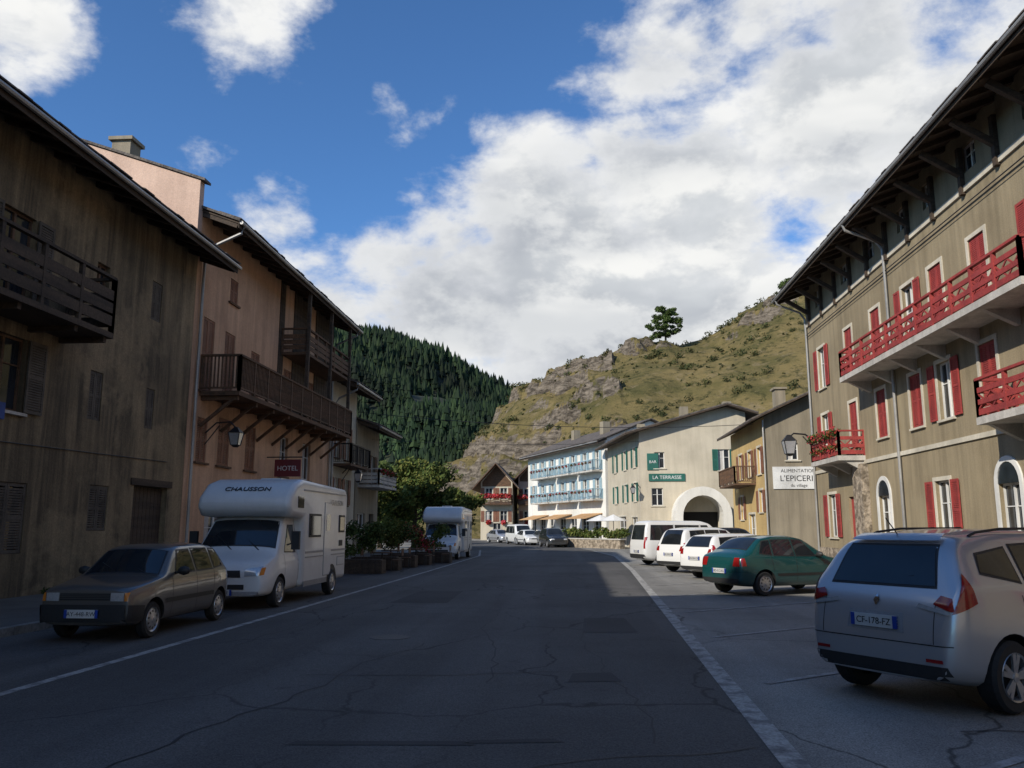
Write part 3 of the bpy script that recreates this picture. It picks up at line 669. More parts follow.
class Car:
    def __init__(s,name,sp,pos,heading,ref='center'):
        s.sp=sp; L=sp['L']; H=Vector((math.sin(math.radians(heading)),math.cos(math.radians(heading)),0))
        c=Vector((pos[0],pos[1],.012))
        if ref=='rear': c=c+H*L/2
        if ref=='front': c=c-H*L/2
        s.e=empty(name,c,math.atan2(H.y,H.x)+math.pi)
        v,f=loft(sp); me=bpy.data.meshes.new('body'); me.from_pydata(v,[],f)
        me.materials.append(sp['paint']); me.materials.append(M['blackpl'])
        o=bpy.data.objects.new('body',me); COL.objects.link(o)
        mod=o.modifiers.new('s','SUBSURF'); mod.levels=1; mod.render_levels=1
        cb=MB(); xf,xr,Rr=sp['wheels']; W=sp['W']
        for x in (xf,xr):
            for sy in (-1,1):
                cb.tube([(x-L/2,sy*(W/2-.27),Rr+.01),(x-L/2,sy*(W/2+.2),Rr+.01)],Rr+.055,28)
        co=cb.obj('cut',[sp['paint'],M['blackpl']])
        for p in co.data.polygons: p.material_index=1
        bo=o.modifiers.new('b','BOOLEAN'); bo.operation='DIFFERENCE'; bo.object=co; bo.solver='EXACT'
        bpy.context.view_layer.update(); dg=bpy.context.evaluated_depsgraph_get()
        nm=bpy.data.meshes.new_from_object(o.evaluated_get(dg)); o.modifiers.clear(); o.data=nm
        bpy.data.objects.remove(co)
        for p in nm.polygons: p.use_smooth=True
        try: nm.set_sharp_from_angle(angle=math.radians(38))
        except Exception: pass
        s.bvh=BVHTree.FromPolygons([v_.co.copy() for v_ in nm.vertices],[tuple(p.vertices) for p in nm.polygons])
        o.parent=s.e; s.body=o; s.parts={}
        key=(Rr,sp.get('rim','cap'))
        if key not in WM: WM[key]=wheel_mesh(Rr,sp.get('ww',.2),key[1])
        for i,(x,sy) in enumerate([(xf,-1),(xf,1),(xr,-1),(xr,1)]):
            wo=bpy.data.objects.new('wheel_%d'%(i+1),WM[key]); COL.objects.link(wo); wo.parent=s.e
            wo.location=(x-L/2,sy*(W/2-.115),Rr); wo.rotation_euler=(0,R()*6,0) if sy>0 else (0,R()*6,math.pi)
    def mb(s,part,m):
        k=(part,m)
        if k not in s.parts: s.parts[k]=MB()
        return s.parts[k]
    def patch(s,part,m,q,proj,off=.005,nu=10,nv=6):
        L=s.sp['L']; sides=(1,-1) if proj=='side' else (1,)
        for sd in sides:
            g=[]
            for j in range(nv+1):
                row=[]
                for i in range(nu+1):
                    a,b=i/nu,j/nv
                    P=[(1-a)*(1-b)*q[0][k]+a*(1-b)*q[1][k]+a*b*q[2][k]+(1-a)*b*q[3][k] for k in (0,1)]
                    if proj=='side': o,d=Vector((P[0]-L/2,3*sd,P[1])),Vector((0,-sd,0))
                    elif proj=='rear': o,d=Vector((L,P[0],P[1])),Vector((-1,0,0))
                    elif proj=='front': o,d=Vector((-L,P[0],P[1])),Vector((1,0,0))
                    else: o,d=Vector((P[0]-L/2,P[1],4)),Vector((0,0,-1))
                    hit=s.bvh.ray_cast(o,d)
                    row.append(hit[0]+(hit[1] if hit[1].dot(d)<0 else -hit[1])*off if hit[0] else None)
                g.append(row)
            mb=s.mb(part,m); idx={}
            ax=1 if proj=='side' else (0 if proj in('rear','front') else 2)
            for j in range(nv+1):
                for i in range(nu+1):
                    if g[j][i] is not None: idx[(i,j)]=len(mb.v); mb.v.append(tuple(g[j][i]))
            for j in range(nv):
                for i in range(nu):
                    ks=[(i,j),(i+1,j),(i+1,j+1),(i,j+1)]
                    if all(k in idx for k in ks):
                        cs=[g[k[1]][k[0]][ax] for k in ks]
                        if max(cs)-min(cs)>.09 and ax!=2: continue   # do not stretch round a corner
                        mb.f.append(tuple(idx[k] for k in ks)); mb.m.append(0)
    def glass(s,q,proj,**k):
        cx=sum(p[0] for p in q)/4; cy=sum(p[1] for p in q)/4
        def gr(p,d): 
            v=Vector((p[0]-cx,p[1]-cy)); return (p[0]+(d if v.x>0 else -d),p[1]+(d if v.y>0 else -d))
        s.patch('window_seals','blackpl',[gr(p,.022) for p in q],proj,off=.004,**k)
        s.patch('windows','cglass',q,proj,off=.007,**k)
    def seam(s,x0,z0,x1,z1,w=.012):
        if abs(z1-z0)>abs(x1-x0): q=[(x0,z0),(x0+w,z0),(x1+w,z1),(x1,z1)]; s.patch('panel_gaps','blackpl',q,'side',off=.002,nu=1,nv=10)
        else: q=[(x0,z0),(x1,z1),(x1,z1+w),(x0,z0+w)]; s.patch('panel_gaps','blackpl',q,'side',off=.002,nu=10,nv=1)
    def mirrors(s,x,z,col=None):
        L,W=s.sp['L'],s.sp['W']; mb=s.mb('mirrors',col or 'blackpl')
        for sy in (-1,1):
            c=Vector((x-L/2,sy*(W/2+.09),z))
            i0=len(mb.v); S=8
            for a in range(5):
                t=math.pi*a/4
                for b in range(S):
                    u=2*math.pi*b/S; mb.v.append(tuple(c+Vector((.06*math.sin(t)*math.cos(u),.11*math.cos(t),.075*math.sin(t)*math.sin(u)))))
            for a in range(4):
                for b in range(S): mb.f.append((i0+a*S+b,i0+a*S+(b+1)%S,i0+(a+1)*S+(b+1)%S,i0+(a+1)*S+b)); mb.m.append(0)
            mb.beam(c,c-Vector((0,sy*.16,.04)),.04,.04)
    def done(s):
        for (k,m),mb in s.parts.items():
            if mb.f: mb.obj(k,M[m],s.e,smooth=k in('windows','mirrors','window_seals','tail_lamps','headlamps'))
        return s.e
def plate(c,x,z,n,txt,w=.52):
    L=c.sp['L']; xx=x-L/2
    mb=c.mb('number_plate','plate'); t=.02*n
    mb.hexa([(xx,-w/2,z-.06),(xx+t,-w/2,z-.06),(xx+t,w/2,z-.06),(xx,w/2,z-.06),(xx,-w/2,z+.06),(xx+t,-w/2,z+.06),(xx+t,w/2,z+.06),(xx,w/2,z+.06)])
    mb=c.mb('plate_bands','plateblue')
    for a,b in ((-w/2,-w/2+.045),(w/2-.045,w/2)):
        t2=.0225*n; mb.hexa([(xx,a,z-.059),(xx+t2,a,z-.059),(xx+t2,b,z-.059),(xx,b,z-.059),(xx,a,z+.059),(xx+t2,a,z+.059),(xx+t2,b,z+.059),(xx,b,z+.059)])
    text(txt,.088,(xx+.0225*n,0,z-.004),(n,0,0),(0,0,1),M['iron'],c.e,'plate_text',.0008)

# --- silver MPV close right
M['silver']=paint('silver_paint',(.46,.465,.48),metallic=.55,rough=.3,dust=.2)
sp=dict(L=4.35,W=1.84,H=1.66,roofw=1.22,paint=M['silver'],rim='alloy',ww=.21,wheels=(.9,3.6,.325),
  top=[(0,.62),(.05,.76),(.25,.9),(.9,1.04),(1.15,1.1),(2.0,1.56),(2.5,1.655),(3.2,1.655),(3.8,1.6),(3.98,1.53),(4.12,1.28),(4.19,1.1),(4.30,1.0),(4.335,.72),(4.35,.5)],
  belt=[(0,.6),(.9,.95),(1.2,1.0),(3.2,1.1),(4.2,1.14)],
  plan=[(0,.72),(.06,.86),(.25,.95),(.7,1),(3.5,1),(3.95,.98),(4.15,.94),(4.28,.875),(4.35,.76)],
  bot=[(0,.26),(.3,.2),(3.9,.22),(4.35,.3)])
c=Car('silver_mpv',sp,(2.9,8.62),57,'rear')
c.glass([(-.58,1.14),(.58,1.14),(.48,1.5),(-.48,1.5)],'rear',nu=16)
c.glass([(1.75,1.12),(2.35,1.1),(2.3,1.5),(2.12,1.47)],'side'); c.glass([(2.45,1.1),(3.2,1.15),(3.12,1.5),(2.42,1.52)],'side'); c.glass([(3.3,1.17),(3.82,1.27),(3.72,1.42),(3.24,1.48)],'side')
c.glass([(1.22,-.62),(1.22,.62),(1.95,.52),(1.95,-.52)],'top',nu=14)
for sg in (1,-1):
    c.patch('tail_lamps','lampred',[(sg*.60,.98),(sg*.79,.92),(sg*.77,1.04),(sg*.66,1.06)],'rear',off=.012,nu=8,nv=8)
    c.patch('tail_lamp_rim','lampclear',[(sg*.44,.945),(sg*.76,.89),(sg*.76,.92),(sg*.46,.98)],'rear',off=.014)
c.patch('tail_lamps','lampred',[(4.03,1.0),(4.27,.90),(4.17,1.10),(4.06,1.26)],'side',off=.012,nu=8,nv=12)
c.patch('rear_bumper_insert','blackpl',[(-.84,.2),(.84,.2),(.78,.44),(-.78,.44)],'rear',off=.006,nu=30)
c.patch('reflectors','lampred',[(-.70,.47),(-.54,.47),(-.54,.5),(-.70,.5)],'rear',off=.01,nu=4,nv=2); c.patch('reflectors','lampred',[(.54,.47),(.70,.47),(.70,.5),(.54,.5)],'rear',off=.01,nu=4,nv=2)
c.patch('plate_recess','trimgrey',[(-.32,.7),(.32,.7),(.30,.88),(-.30,.88)],'rear',off=.003)
c.patch('bumper_line','blackpl',[(-.78,.615),(.78,.615),(.78,.625),(-.78,.625)],'rear',off=.003,nu=30,nv=1)
c.patch('tailgate_gap','blackpl',[(-.625,.63),(-.617,.63),(-.617,1.0),(-.625,1.0)],'rear',off=.003,nu=1,nv=20); c.patch('tailgate_gap','blackpl',[(.625,.63),(.617,.63),(.617,1.0),(.625,1.0)],'rear',off=.003,nu=1,nv=20)
c.patch('badge','chrome',[(-.035,.98),(0,.93),(.035,.98),(0,1.04)],'rear',off=.012,nu=2,nv=2)
c.patch('sill_trim','blackpl',[(1.3,.2),(3.2,.22),(3.2,.32),(1.3,.3)],'side')
c.patch('spoiler','silver',[(-.5,1.53),(.5,1.53),(.46,1.59),(-.46,1.59)],'rear',off=.04,nu=16); 
c.patch('headlamps','lampclear',[(.15,.72),(.7,.82),(.75,.92),(.3,.84)],'side',off=.008)
for x in (1.35,2.4,3.33): c.seam(x,.35,x+.02,1.05)
c.seam(1.3,.62,3.2,.66)
c.patch('door_handles','silver',[(2.1,1.0),(2.28,1.005),(2.28,1.03),(2.1,1.025)],'side',off=.03,nu=3,nv=1); c.patch('door_handles','silver',[(3.02,1.03),(3.2,1.035),(3.2,1.06),(3.02,1.055)],'side',off=.03,nu=3,nv=1)
mb=c.mb('roof_rails','blackpl')
for sg in (1,-1): mb.tube([(-.3,sg*.57,1.64),(-.2,sg*.57,1.675),(.9,sg*.565,1.67),(1.3,sg*.56,1.635),(1.42,sg*.56,1.6)],.013,6)
mb=c.mb('rear_wiper','blackpl'); mb.beam((1.99,0,1.17),(1.97,.34,1.22),.02,.02); mb.tube([(1.7,0,1.6),(1.88,0,1.78)],.006,5)
c.mirrors(1.65,1.1,'silver'); plate(c,4.335,.79,1,'CF-178-FZ'); c.done()

# --- old small hatchback, left, facing us
M['greige']=paint('grey_beige_paint',(.115,.108,.098),metallic=.3,rough=.35)
sp=dict(L=3.6,W=1.53,H=1.4,roofw=1.12,paint=M['greige'],wheels=(.66,3.08,.275),ww=.16,
  top=[(0,.72),(.04,.78),(.15,.81),(.8,.9),(.95,.92),(1.45,1.33),(1.7,1.39),(2.6,1.4),(3.1,1.36),(3.3,1.18),(3.5,.92),(3.56,.8),(3.6,.6)],
  belt=[(0,.7),(.9,.87),(3.5,.92)],plan=[(0,.86),(.05,.92),(.2,.96),(.6,1),(3,1),(3.4,.96),(3.55,.9),(3.6,.8)],bot=[(0,.25),(.3,.2),(3.2,.2),(3.6,.28)])
c=Car('small_hatchback',sp,(-7.3,12.2),180,'front')
c.glass([(.98,-.6),(.98,.6),(1.42,.5),(1.42,-.5)],'top',nu=12)
c.glass([(1.36,.95),(2.05,.95),(2.03,1.3),(1.62,1.29)],'side'); c.glass([(2.14,.95),(2.75,.96),(2.72,1.3),(2.12,1.31)],'side'); c.glass([(2.84,.97),(3.22,1.0),(3.05,1.28),(2.82,1.29)],'side')
c.glass([(-.5,1.0),(.5,1.0),(.44,1.28),(-.44,1.28)],'rear')
for sg in (1,-1):
    c.patch('headlamps','lampclear',[(sg*.40,.60),(sg*.60,.60),(sg*.60,.72),(sg*.40,.72)],'front',off=.012,nu=4,nv=3)
    c.patch('indicators','lamporange',[(sg*.61,.60),(sg*.66,.60),(sg*.66,.72),(sg*.61,.72)],'front',off=.012,nu=3,nv=3)
    c.patch('tail_lamps','lampred',[(sg*.5,.6),(sg*.64,.6),(sg*.62,.85),(sg*.5,.85)],'rear',off=.008)
c.patch('grille','blackpl',[(-.39,.61),(.39,.61),(.39,.71),(-.39,.71)],'front',off=.006)
for z in (.635,.66,.685): c.patch('grille_bars','greige',[(-.38,z),(.38,z),(.38,z+.006),(-.38,z+.006)],'front',off=.012,nv=1)
c.patch('bumper','blackpl',[(-.7,.3),(.7,.3),(.7,.55),(-.7,.55)],'front',off=.05,nu=24); c.patch('bumper','blackpl',[(.02,.32),(.32,.3),(.32,.52),(.02,.54)],'side',off=.03)
c.patch('side_moulding','blackpl',[(.98,.5),(2.75,.5),(2.75,.57),(.98,.57)],'side',off=.012)
c.seam(1.2,.25,1.22,.9); c.seam(2.09,.25,2.09,.93); c.seam(2.76,.6,2.8,.95)
c.patch('bonnet_gap','blackpl',[(.92,-.62),(.935,-.62),(.935,.62),(.92,.62)],'top',off=.003,nu=2,nv=12)
mb=c.mb('wipers','blackpl'); mb.beam((-.83,-.4,.955),(-.62,.0,1.11),.015,.015); mb.beam((-.83,.05,.955),(-.62,.45,1.11),.015,.015)
c.mirrors(1.35,.98); plate(c,-.06,.42,-1,'AY-448-RW'); c.done()

# --- dark green hatchback
M['dkgreen']=paint('dark_green_paint',(.008,.066,.066),metallic=.25,rough=.25)
def hatch(name,pnt,pos,hd,ref='rear',L=4.15,W=1.7,H=1.42,rim='cap',txt='BD-512-KL'):
    sp=dict(L=L,W=W,H=H,roofw=1.16,paint=pnt,wheels=(.82,L-.75,.295),rim=rim,
      top=[(0,.6),(.05,.7),(.2,.78),(1.0,.93),(1.2,.96),(1.85,H-.07),(2.2,H),(2.9,H),(3.35,H-.06),(3.75,1.12),(L-.12,1.0),(L-.04,.9),(L,.6)],
      belt=[(0,.6),(1,.86),(L-.4,.96),(L,.96)])
    c=Car(name,sp,pos,hd,ref)
    c.glass([(1.22,-.62),(1.22,.62),(1.82,.5),(1.82,-.5)],'top',nu=12)
    c.glass([(1.62,.96),(2.3,.97),(2.28,H-.1),(1.98,H-.12)],'side'); c.glass([(2.38,.97),(3.05,.99),(2.98,H-.11),(2.36,H-.1)],'side'); c.glass([(3.13,1.0),(3.5,1.04),(3.28,H-.14),(3.06,H-.12)],'side')
    c.glass([(3.30,-.46),(3.30,.46),(3.74,.56),(3.74,-.56)],'top',nu=12)
    for sg in (1,-1): 
        c.patch('tail_lamps','lampred',[(sg*.5,.72),(sg*.72,.72),(sg*.68,.93),(sg*.5,.93)],'rear',off=.008)
        c.patch('headlamps','lampclear',[(sg*.4,.58),(sg*.7,.58),(sg*.7,.7),(sg*.4,.68)],'front',off=.008)
    c.patch('tail_lamps','lampred',[(L-.2,.73),(L-.07,.73),(L-.08,.92),(L-.16,.92)],'side',off=.008)
    c.patch('headlamps','lampclear',[(.1,.6),(.35,.63),(.35,.72),(.12,.7)],'side',off=.008)
    c.patch('side_moulding','blackpl',[(1.2,.48),(3.0,.48),(3.0,.54),(1.2,.54)],'side',off=.01)
    c.patch('lower_bumper','blackpl',[(-.75,.26),(.75,.26),(.75,.42),(-.75,.42)],'rear',off=.01,nu=24); c.patch('grille','blackpl',[(-.38,.56),(.38,.56),(.38,.66),(-.38,.66)],'front',off=.008)
    c.seam(1.35,.28,1.4,.92); c.seam(2.34,.28,2.34,.95); c.seam(3.1,.6,3.16,1.0)
    c.mirrors(1.65,1.0,'blackpl'); plate(c,L+.005,.6,1,txt); c.done(); return c
hatch('green_hatchback',M['dkgreen'],(3.65,21.9),60,H=1.46)
M['wht']=paint('white_paint',(.68,.68,.66),rough=.3,dust=.3)
M['whtm']=mat('motorhome_white',(.66,.66,.64),(.56,.56,.54),scale=.8,rough=.4,coat=.3,bump=0,fine=.03,streak=.05)
def estate(name,pnt,pos,hd,ref='rear',L=4.4,W=1.75,H=1.48,R_=.3):
    sp=dict(L=L,W=W,H=H,roofw=1.2,paint=pnt,wheels=(.85,L-.85,R_),rim='alloy',
      top=[(0,.62),(.05,.74),(.2,.84),(1.0,.98),(1.2,1.02),(1.85,H-.07),(2.2,H),(L-.9,H),(L-.4,H-.05),(L-.25,H-.2),(L-.1,1.0),(L-.04,.9),(L,.6)],
      belt=[(0,.6),(1,.9),(L-.4,1.0),(L,1.0)])
    c=Car(name,sp,pos,hd,ref)
    c.glass([(1.24,-.62),(1.24,.62),(1.82,.52),(1.82,-.52)],'top',nu=12)
    c.glass([(1.66,1.0),(2.3,1.01),(2.28,H-.1),(1.98,H-.12)],'side'); c.glass([(2.38,1.01),(3.05,1.03),(3.0,H-.1),(2.36,H-.1)],'side'); c.glass([(3.13,1.03),(L-.45,1.08),(L-.55,H-.13),(3.08,H-.1)],'side')
    c.glass([(-.56,1.06),(.56,1.06),(.46,H-.1),(-.46,H-.1)],'rear',nu=12,nv=10)
    for sg in (1,-1): c.patch('tail_lamps','lampred',[(sg*.58,.8),(sg*.76,.8),(sg*.72,.98),(sg*.62,.98)],'rear',off=.01); c.patch('headlamps','lampclear',[(sg*.4,.62),(sg*.7,.62),(sg*.7,.74),(sg*.4,.72)],'front',off=.008)
    c.patch('tail_lamps','lampred',[(L-.22,.82),(L-.08,.82),(L-.14,1.1),(L-.22,1.1)],'side',off=.01)
    c.patch('lower_bumper','blackpl',[(-.75,.26),(.75,.26),(.75,.42),(-.75,.42)],'rear',off=.01,nu=24); c.patch('grille','blackpl',[(-.38,.5),(.38,.5),(.38,.68),(-.38,.68)],'front',off=.008)
    c.seam(1.35,.28,1.4,.95); c.seam(2.34,.28,2.34,1.0); c.seam(3.09,.6,3.14,1.03)
    c.mirrors(1.68,1.05); plate(c,L+.005,.68,1,'AB-304-CX'); c.done()
estate('white_estate_car',M['wht'],(3.9,28.2),57,H=1.46)
estate('white_suv',M['wht'],(3.5,32.2),57,L=4.3,W=1.8,H=1.66,R_=.33)
def minibus(name,pnt,pos,hd,ref='rear'):
    sp=dict(L=4.8,W=1.9,H=1.97,roofw=1.5,paint=pnt,wheels=(.85,3.9,.33),
      top=[(0,.7),(.05,.86),(.2,.95),(.75,1.12),(.9,1.2),(1.55,1.86),(1.9,1.95),(4.4,1.97),(4.62,1.9),(4.74,1.2),(4.8,.8)],belt=[(0,.65),(.8,1.05),(4.8,1.1)],
      plan=[(0,.78),(.05,.88),(.2,.95),(.6,1),(4.5,1),(4.7,.96),(4.8,.9)])
    c=Car(name,sp,pos,hd,ref)
    c.glass([(.98,-.7),(.98,.7),(1.5,.6),(1.5,-.6)],'top',nu=12); c.glass([(1.3,1.12),(2.0,1.1),(2.0,1.75),(1.72,1.75)],'side'); c.glass([(2.12,1.1),(3.25,1.12),(3.25,1.76),(2.12,1.75)],'side'); c.glass([(3.37,1.12),(4.5,1.14),(4.4,1.76),(3.37,1.76)],'side')
    c.glass([(-.7,1.15),(.7,1.15),(.62,1.76),(-.62,1.76)],'rear',nu=12,nv=12)
    for sg in (1,-1): c.patch('tail_lamps','lampred',[(sg*.8,.75),(sg*.88,.75),(sg*.86,1.25),(sg*.8,1.25)],'rear',off=.01); c.patch('headlamps','lampclear',[(sg*.5,.68),(sg*.78,.68),(sg*.78,.86),(sg*.5,.82)],'front',off=.008)
    c.patch('bumper','blackpl',[(-.85,.28),(.85,.28),(.85,.5),(-.85,.5)],'rear',off=.02,nu=24); c.patch('bumper','blackpl',[(-.8,.3),(.8,.3),(.8,.5),(-.8,.5)],'front',off=.02,nu=24)
    c.seam(1.25,.3,1.3,1.1); c.seam(2.06,.3,2.06,1.8); c.seam(3.31,.3,3.31,1.8)
    c.mirrors(1.35,1.2); plate(c,4.81,.62,1,'CW-771-DA'); c.done()
minibus('white_minibus',M['wht'],(2.75,38.3),72)
M['blackp']=paint('black_paint',(.02,.022,.025),rough=.25); M['greyp']=paint('grey_paint',(.16,.17,.18),metallic=.5)
minibus('white_van',M['wht'],(-5.5,84),160,'center')
estate('dark_estate_car',M['blackp'],(-.6,74.5),160,'center'); hatch('grey_hatchback',M['greyp'],(-2.6,78.5),155,'center')
hatch('white_hatchback',M['wht'],(-4.4,80.5),160,'center'); estate('dark_suv',M['blackp'],(8.2,44.5),60,'center',H=1.65)
hatch('white_hatchback',M['wht'],(7.0,50),70,'center'); estate('dark_estate_car',M['blackp'],(-1.9,72.6),165,'center',H=1.6)
hatch('silver_hatchback',M['silver'],(-8.2,92),150,'center')

# --- motorhomes
def motorhome(name,pos,txt=True):
    sp=dict(L=2.9,W=1.95,H=1.98,roofw=1.6,paint=M['whtm'],wheels=(.85,4.3,.32),ww=.2,
      top=[(0,.72),(.04,.84),(.15,.95),(.6,1.12),(.75,1.2),(1.3,1.86),(1.6,1.97),(2.9,1.98)],belt=[(0,.7),(.7,1.05),(2.9,1.1)],
      plan=[(0,.82),(.05,.9),(.2,.96),(.6,1),(2.9,1)],bot=[(0,.28),(.3,.25),(2.9,.3)])
    c=Car(name,sp,pos,180,'front'); L=2.9; x0=-L/2
    c.glass([(.82,-.82),(.82,.82),(1.27,.72),(1.27,-.72)],'top',nu=14); c.glass([(1.15,1.16),(1.85,1.14),(1.85,1.72),(1.52,1.72)],'side')
    for sg in (1,-1):
        c.patch('headlamps','lampclear',[(sg*.5,.68),(sg*.84,.7),(sg*.84,.88),(sg*.5,.82)],'front',off=.01)
        c.patch('indicators','lamporange',[(sg*.8,.7),(sg*.87,.71),(sg*.87,.86),(sg*.82,.85)],'front',off=.014)
    c.patch('grille','blackpl',[(-.42,.66),(.42,.66),(.4,.8),(-.4,.8)],'front',off=.008); c.patch('lower_grille','blackpl',[(-.5,.42),(.5,.42),(.5,.52),(-.5,.52)],'front',off=.012)
    c.patch('bumper_trim','trimgrey',[(-.8,.3),(.8,.3),(.8,.38),(-.8,.38)],'front',off=.012,nu=24)
    c.seam(1.08,.35,1.1,1.1); c.seam(1.95,.35,1.95,1.85)
    mb=c.mb('wipers','blackpl'); mb.beam((.72+x0,-.5,1.2),(1.0+x0,-.05,1.5),.018,.018); mb.beam((.72+x0,.1,1.2),(1.0+x0,.55,1.5),.018,.018)
    prof=[(2.0,.34),(5.6,.34),(5.67,2.55),(5.5,2.7),(1.9,2.78),(1.4,2.66),(1.02,2.36),(.94,2.12),(1.12,1.93),(1.5,1.91),(2.0,1.9)]
    me=bpy.data.meshes.new('living_body'); n=len(prof); w=1.06
    v=[(x+x0,-w,z) for x,z in prof]+[(x+x0,w,z) for x,z in prof]
    f=[tuple(range(n)),tuple(range(n,2*n))[::-1]]+[(i,i+n,(i+1)%n+n,(i+1)%n) for i in range(n)]
    me.from_pydata(v,[],f); me.materials.append(M['whtm']); o=bpy.data.objects.new('living_body',me); COL.objects.link(o); o.parent=c.e
    b=o.modifiers.new('bevel','BEVEL'); b.width=.12; b.segments=4; b.limit_method='ANGLE'; b.angle_limit=math.radians(50)
    for p in me.polygons: p.use_smooth=True
    try: me.set_sharp_from_angle(angle=math.radians(60))
    except Exception: pass
    def sb(part,m,xa,xb,za,zb,t=.012):
        for sg in (1,-1):
            y0,y1=sg*w,sg*(w+t)
            mb=c.mb(part,m); mb.hexa([(xa+x0,y0,za),(xb+x0,y0,za),(xb+x0,y1,za),(xa+x0,y1,za),(xa+x0,y0,zb),(xb+x0,y0,zb),(xb+x0,y1,zb),(xa+x0,y1,zb)])
    sb('side_window_frames','blackpl',2.35,3.25,1.45,2.0,.02); sb('side_windows','cglass',2.4,3.2,1.5,1.95,.026)
    sb('side_window_frames','blackpl',4.85,5.35,1.55,2.0,.02); sb('side_windows','cglass',4.9,5.3,1.6,1.95,.026)
    sb('door_outline','trimgrey',3.55,4.17,.5,2.3,.008); sb('door_panel','whtm',3.57,4.15,.52,2.28,.014); sb('side_windows','cglass',3.7,4.02,1.6,2.0,.02)
    sb('stripe','trimgrey',2.15,5.5,1.08,1.13,.007); sb('stripe','trimgrey',2.15,5.5,.98,1.01,.007); sb('locker','trimgrey',4.75,5.4,.7,.93,.006); sb('locker_panel','whtm',4.77,5.38,.72,.91,.012)
    sb('skirt','trimgrey',2.05,3.85,.34,.46,.016); sb('vent','blackpl',4.9,5.2,1.2,1.35,.014); sb('luton_window','cglass',1.5,1.9,2.12,2.38,.014); sb('top_rail','trimgrey',1.9,5.4,2.52,2.55,.02)
    mb=c.mb('rear_window','cglass'); mb.box(WF,5.64+x0,5.68+x0,-.5,.5,1.5,2.0)
    mb=c.mb('wheel_arches','blackpl')
    for sg in (1,-1):
        P=[(4.3+x0+.43*math.cos(a*math.pi/12),sg*(w+.006),.33+.43*math.sin(a*math.pi/12)) for a in range(13)]; mb.face(P)
    for ch in c.e.children:
        if ch.name.startswith('wheel_3') or ch.name.startswith('wheel_4'):
            ch.location.y=(w-.06)*(1 if ch.location.y>0 else -1)
    mb=c.mb('roof_vents','whtm'); mb.box(WF,2.6+x0,3.1+x0,-.25,.25,2.74,2.85); mb.box(WF,4.4+x0,4.9+x0,-.2,.2,2.72,2.84)
    mb=c.mb('awning_case','whtm'); mb.tube([(2.2+x0,w+.06,2.47),(5.2+x0,w+.06,2.47)],.055,8)
    mb=c.mb('mirrors_big','blackpl')
    for sg in (1,-1): mb.box(WF,1.12+x0,1.2+x0,sg*1.16-.09,sg*1.16+.09,1.2,1.6); mb.beam((1.2+x0,sg*.95,1.3),(1.16+x0,sg*1.12,1.35),.03,.03)
    if txt:
        text('CHAUSSON',.2,(1.21+x0-.012,0,2.51+.015),(-.62,0,.785),(.785,0,.62),M['iron'],c.e,'lettering',.006)
        text('CHAUSSON',.2,(4.6+x0,-(w+.02),2.3),(0,-1,0),(0,0,1),M['greyp'],c.e,'lettering',.002); text('CHAUSSON',.2,(4.7+x0,(w+.02),2.25),(0,1,0),(0,0,1),M['greyp'],c.e,'lettering',.002)
    plate(c,-.02,.36,-1,'BK-926-TE'); c.done()
motorhome('motorhome',(-7.3,17.0)); motorhome('motorhome',(-7.1,43.5),False)

# ------------------------------------------------------------------ street furniture
def lantern(name,base,d,drop=.55,reach=.9,k=1.0):
    h=House(name,base); b=Vector(base); d=Vector((*d,0)).normalized()
    ir=h('bracket','iron'); ir.tube([b,b+d*reach*.35+Vector((0,0,.35)),b+d*reach*.8+Vector((0,0,.38)),b+d*reach+Vector((0,0,.15))],.028*k,6)
    ir.tube([b-Vector((0,0,.4)),b+d*reach*.45+Vector((0,0,.25))],.02*k,6)
    c=b+d*reach
    def fr(z0,w0,z1,w1,mb):
        mb.hexa([c+Vector((sx*w*k,sy*w*k,z*k)) for z,w in ((z0,w0),(z1,w1)) for sx,sy in ((-1,-1),(1,-1),(1,1),(-1,1))])
    fr(.0,.2,.2,.05,ir); fr(-.42,.12,-.02,.19,h('lantern_glass','lampclear')); fr(-.5,.06,-.42,.13,ir)
    for sx in (-1,1):
        for sy in (-1,1): ir.tube([c+Vector((sx*.125,sy*.125,-.43))*k,c+Vector((sx*.195,sy*.195,0))*k],.016*k,4)
    h.done()
lantern('street_lantern',(12,42.3,5.9),(-.9,-.35),reach=1.5,k=1.5); lantern('street_lantern',(-12.7,27.6,4.9),(1,0),reach=1.1); lantern('street_lantern',(-12.7,44.8,4.6),(1,0))
lantern('street_lantern',(5.3,68,4.8),(-.7,-.7))
h=House('hanging_sign',(-11.9,33.5,4)); h('bracket','iron').tube([(-12.7,33.5,4.55),(-11.2,33.5,4.55)],.025,6); h('board','signr').box(WF,-12.35,-11.25,33.46,33.54,3.75,4.45)
e=h.done(); text('HOTEL',.28,(-11.8+11.9,33.455-33.5,4.08),(0,-1,0),(0,0,1),M['signw'],e,'sign_text')
h=House('traffic_sign',(-9.3,30)); h('post','metal').tube([(-9.3,30,.1),(-9.3,30,2.5)],.03,8)
mb=h('disc','signw'); mb.tube([(-9.3,29.95,2.35),(-9.3,29.93,2.35)],.3,20); mb=h('red_rim','red'); mb.tube([(-9.3,29.96,2.35),(-9.3,29.951,2.35)],.34,20); h.done()
g=MB()
def cable(p,q,sag,r=.016):
    p=Vector(p);q=Vector(q); g.tube([p.lerp(q,t/10)-Vector((0,0,sag*4*(t/10)*(1-t/10))) for t in range(11)],r,5)
cable((-12.5,47,8.3),(11.3,53,8.1),.5,.018); cable((-12.4,50,7),(5.3,68,8.6),.3,.012)
g.obj('overhead_cable',M['iron'])
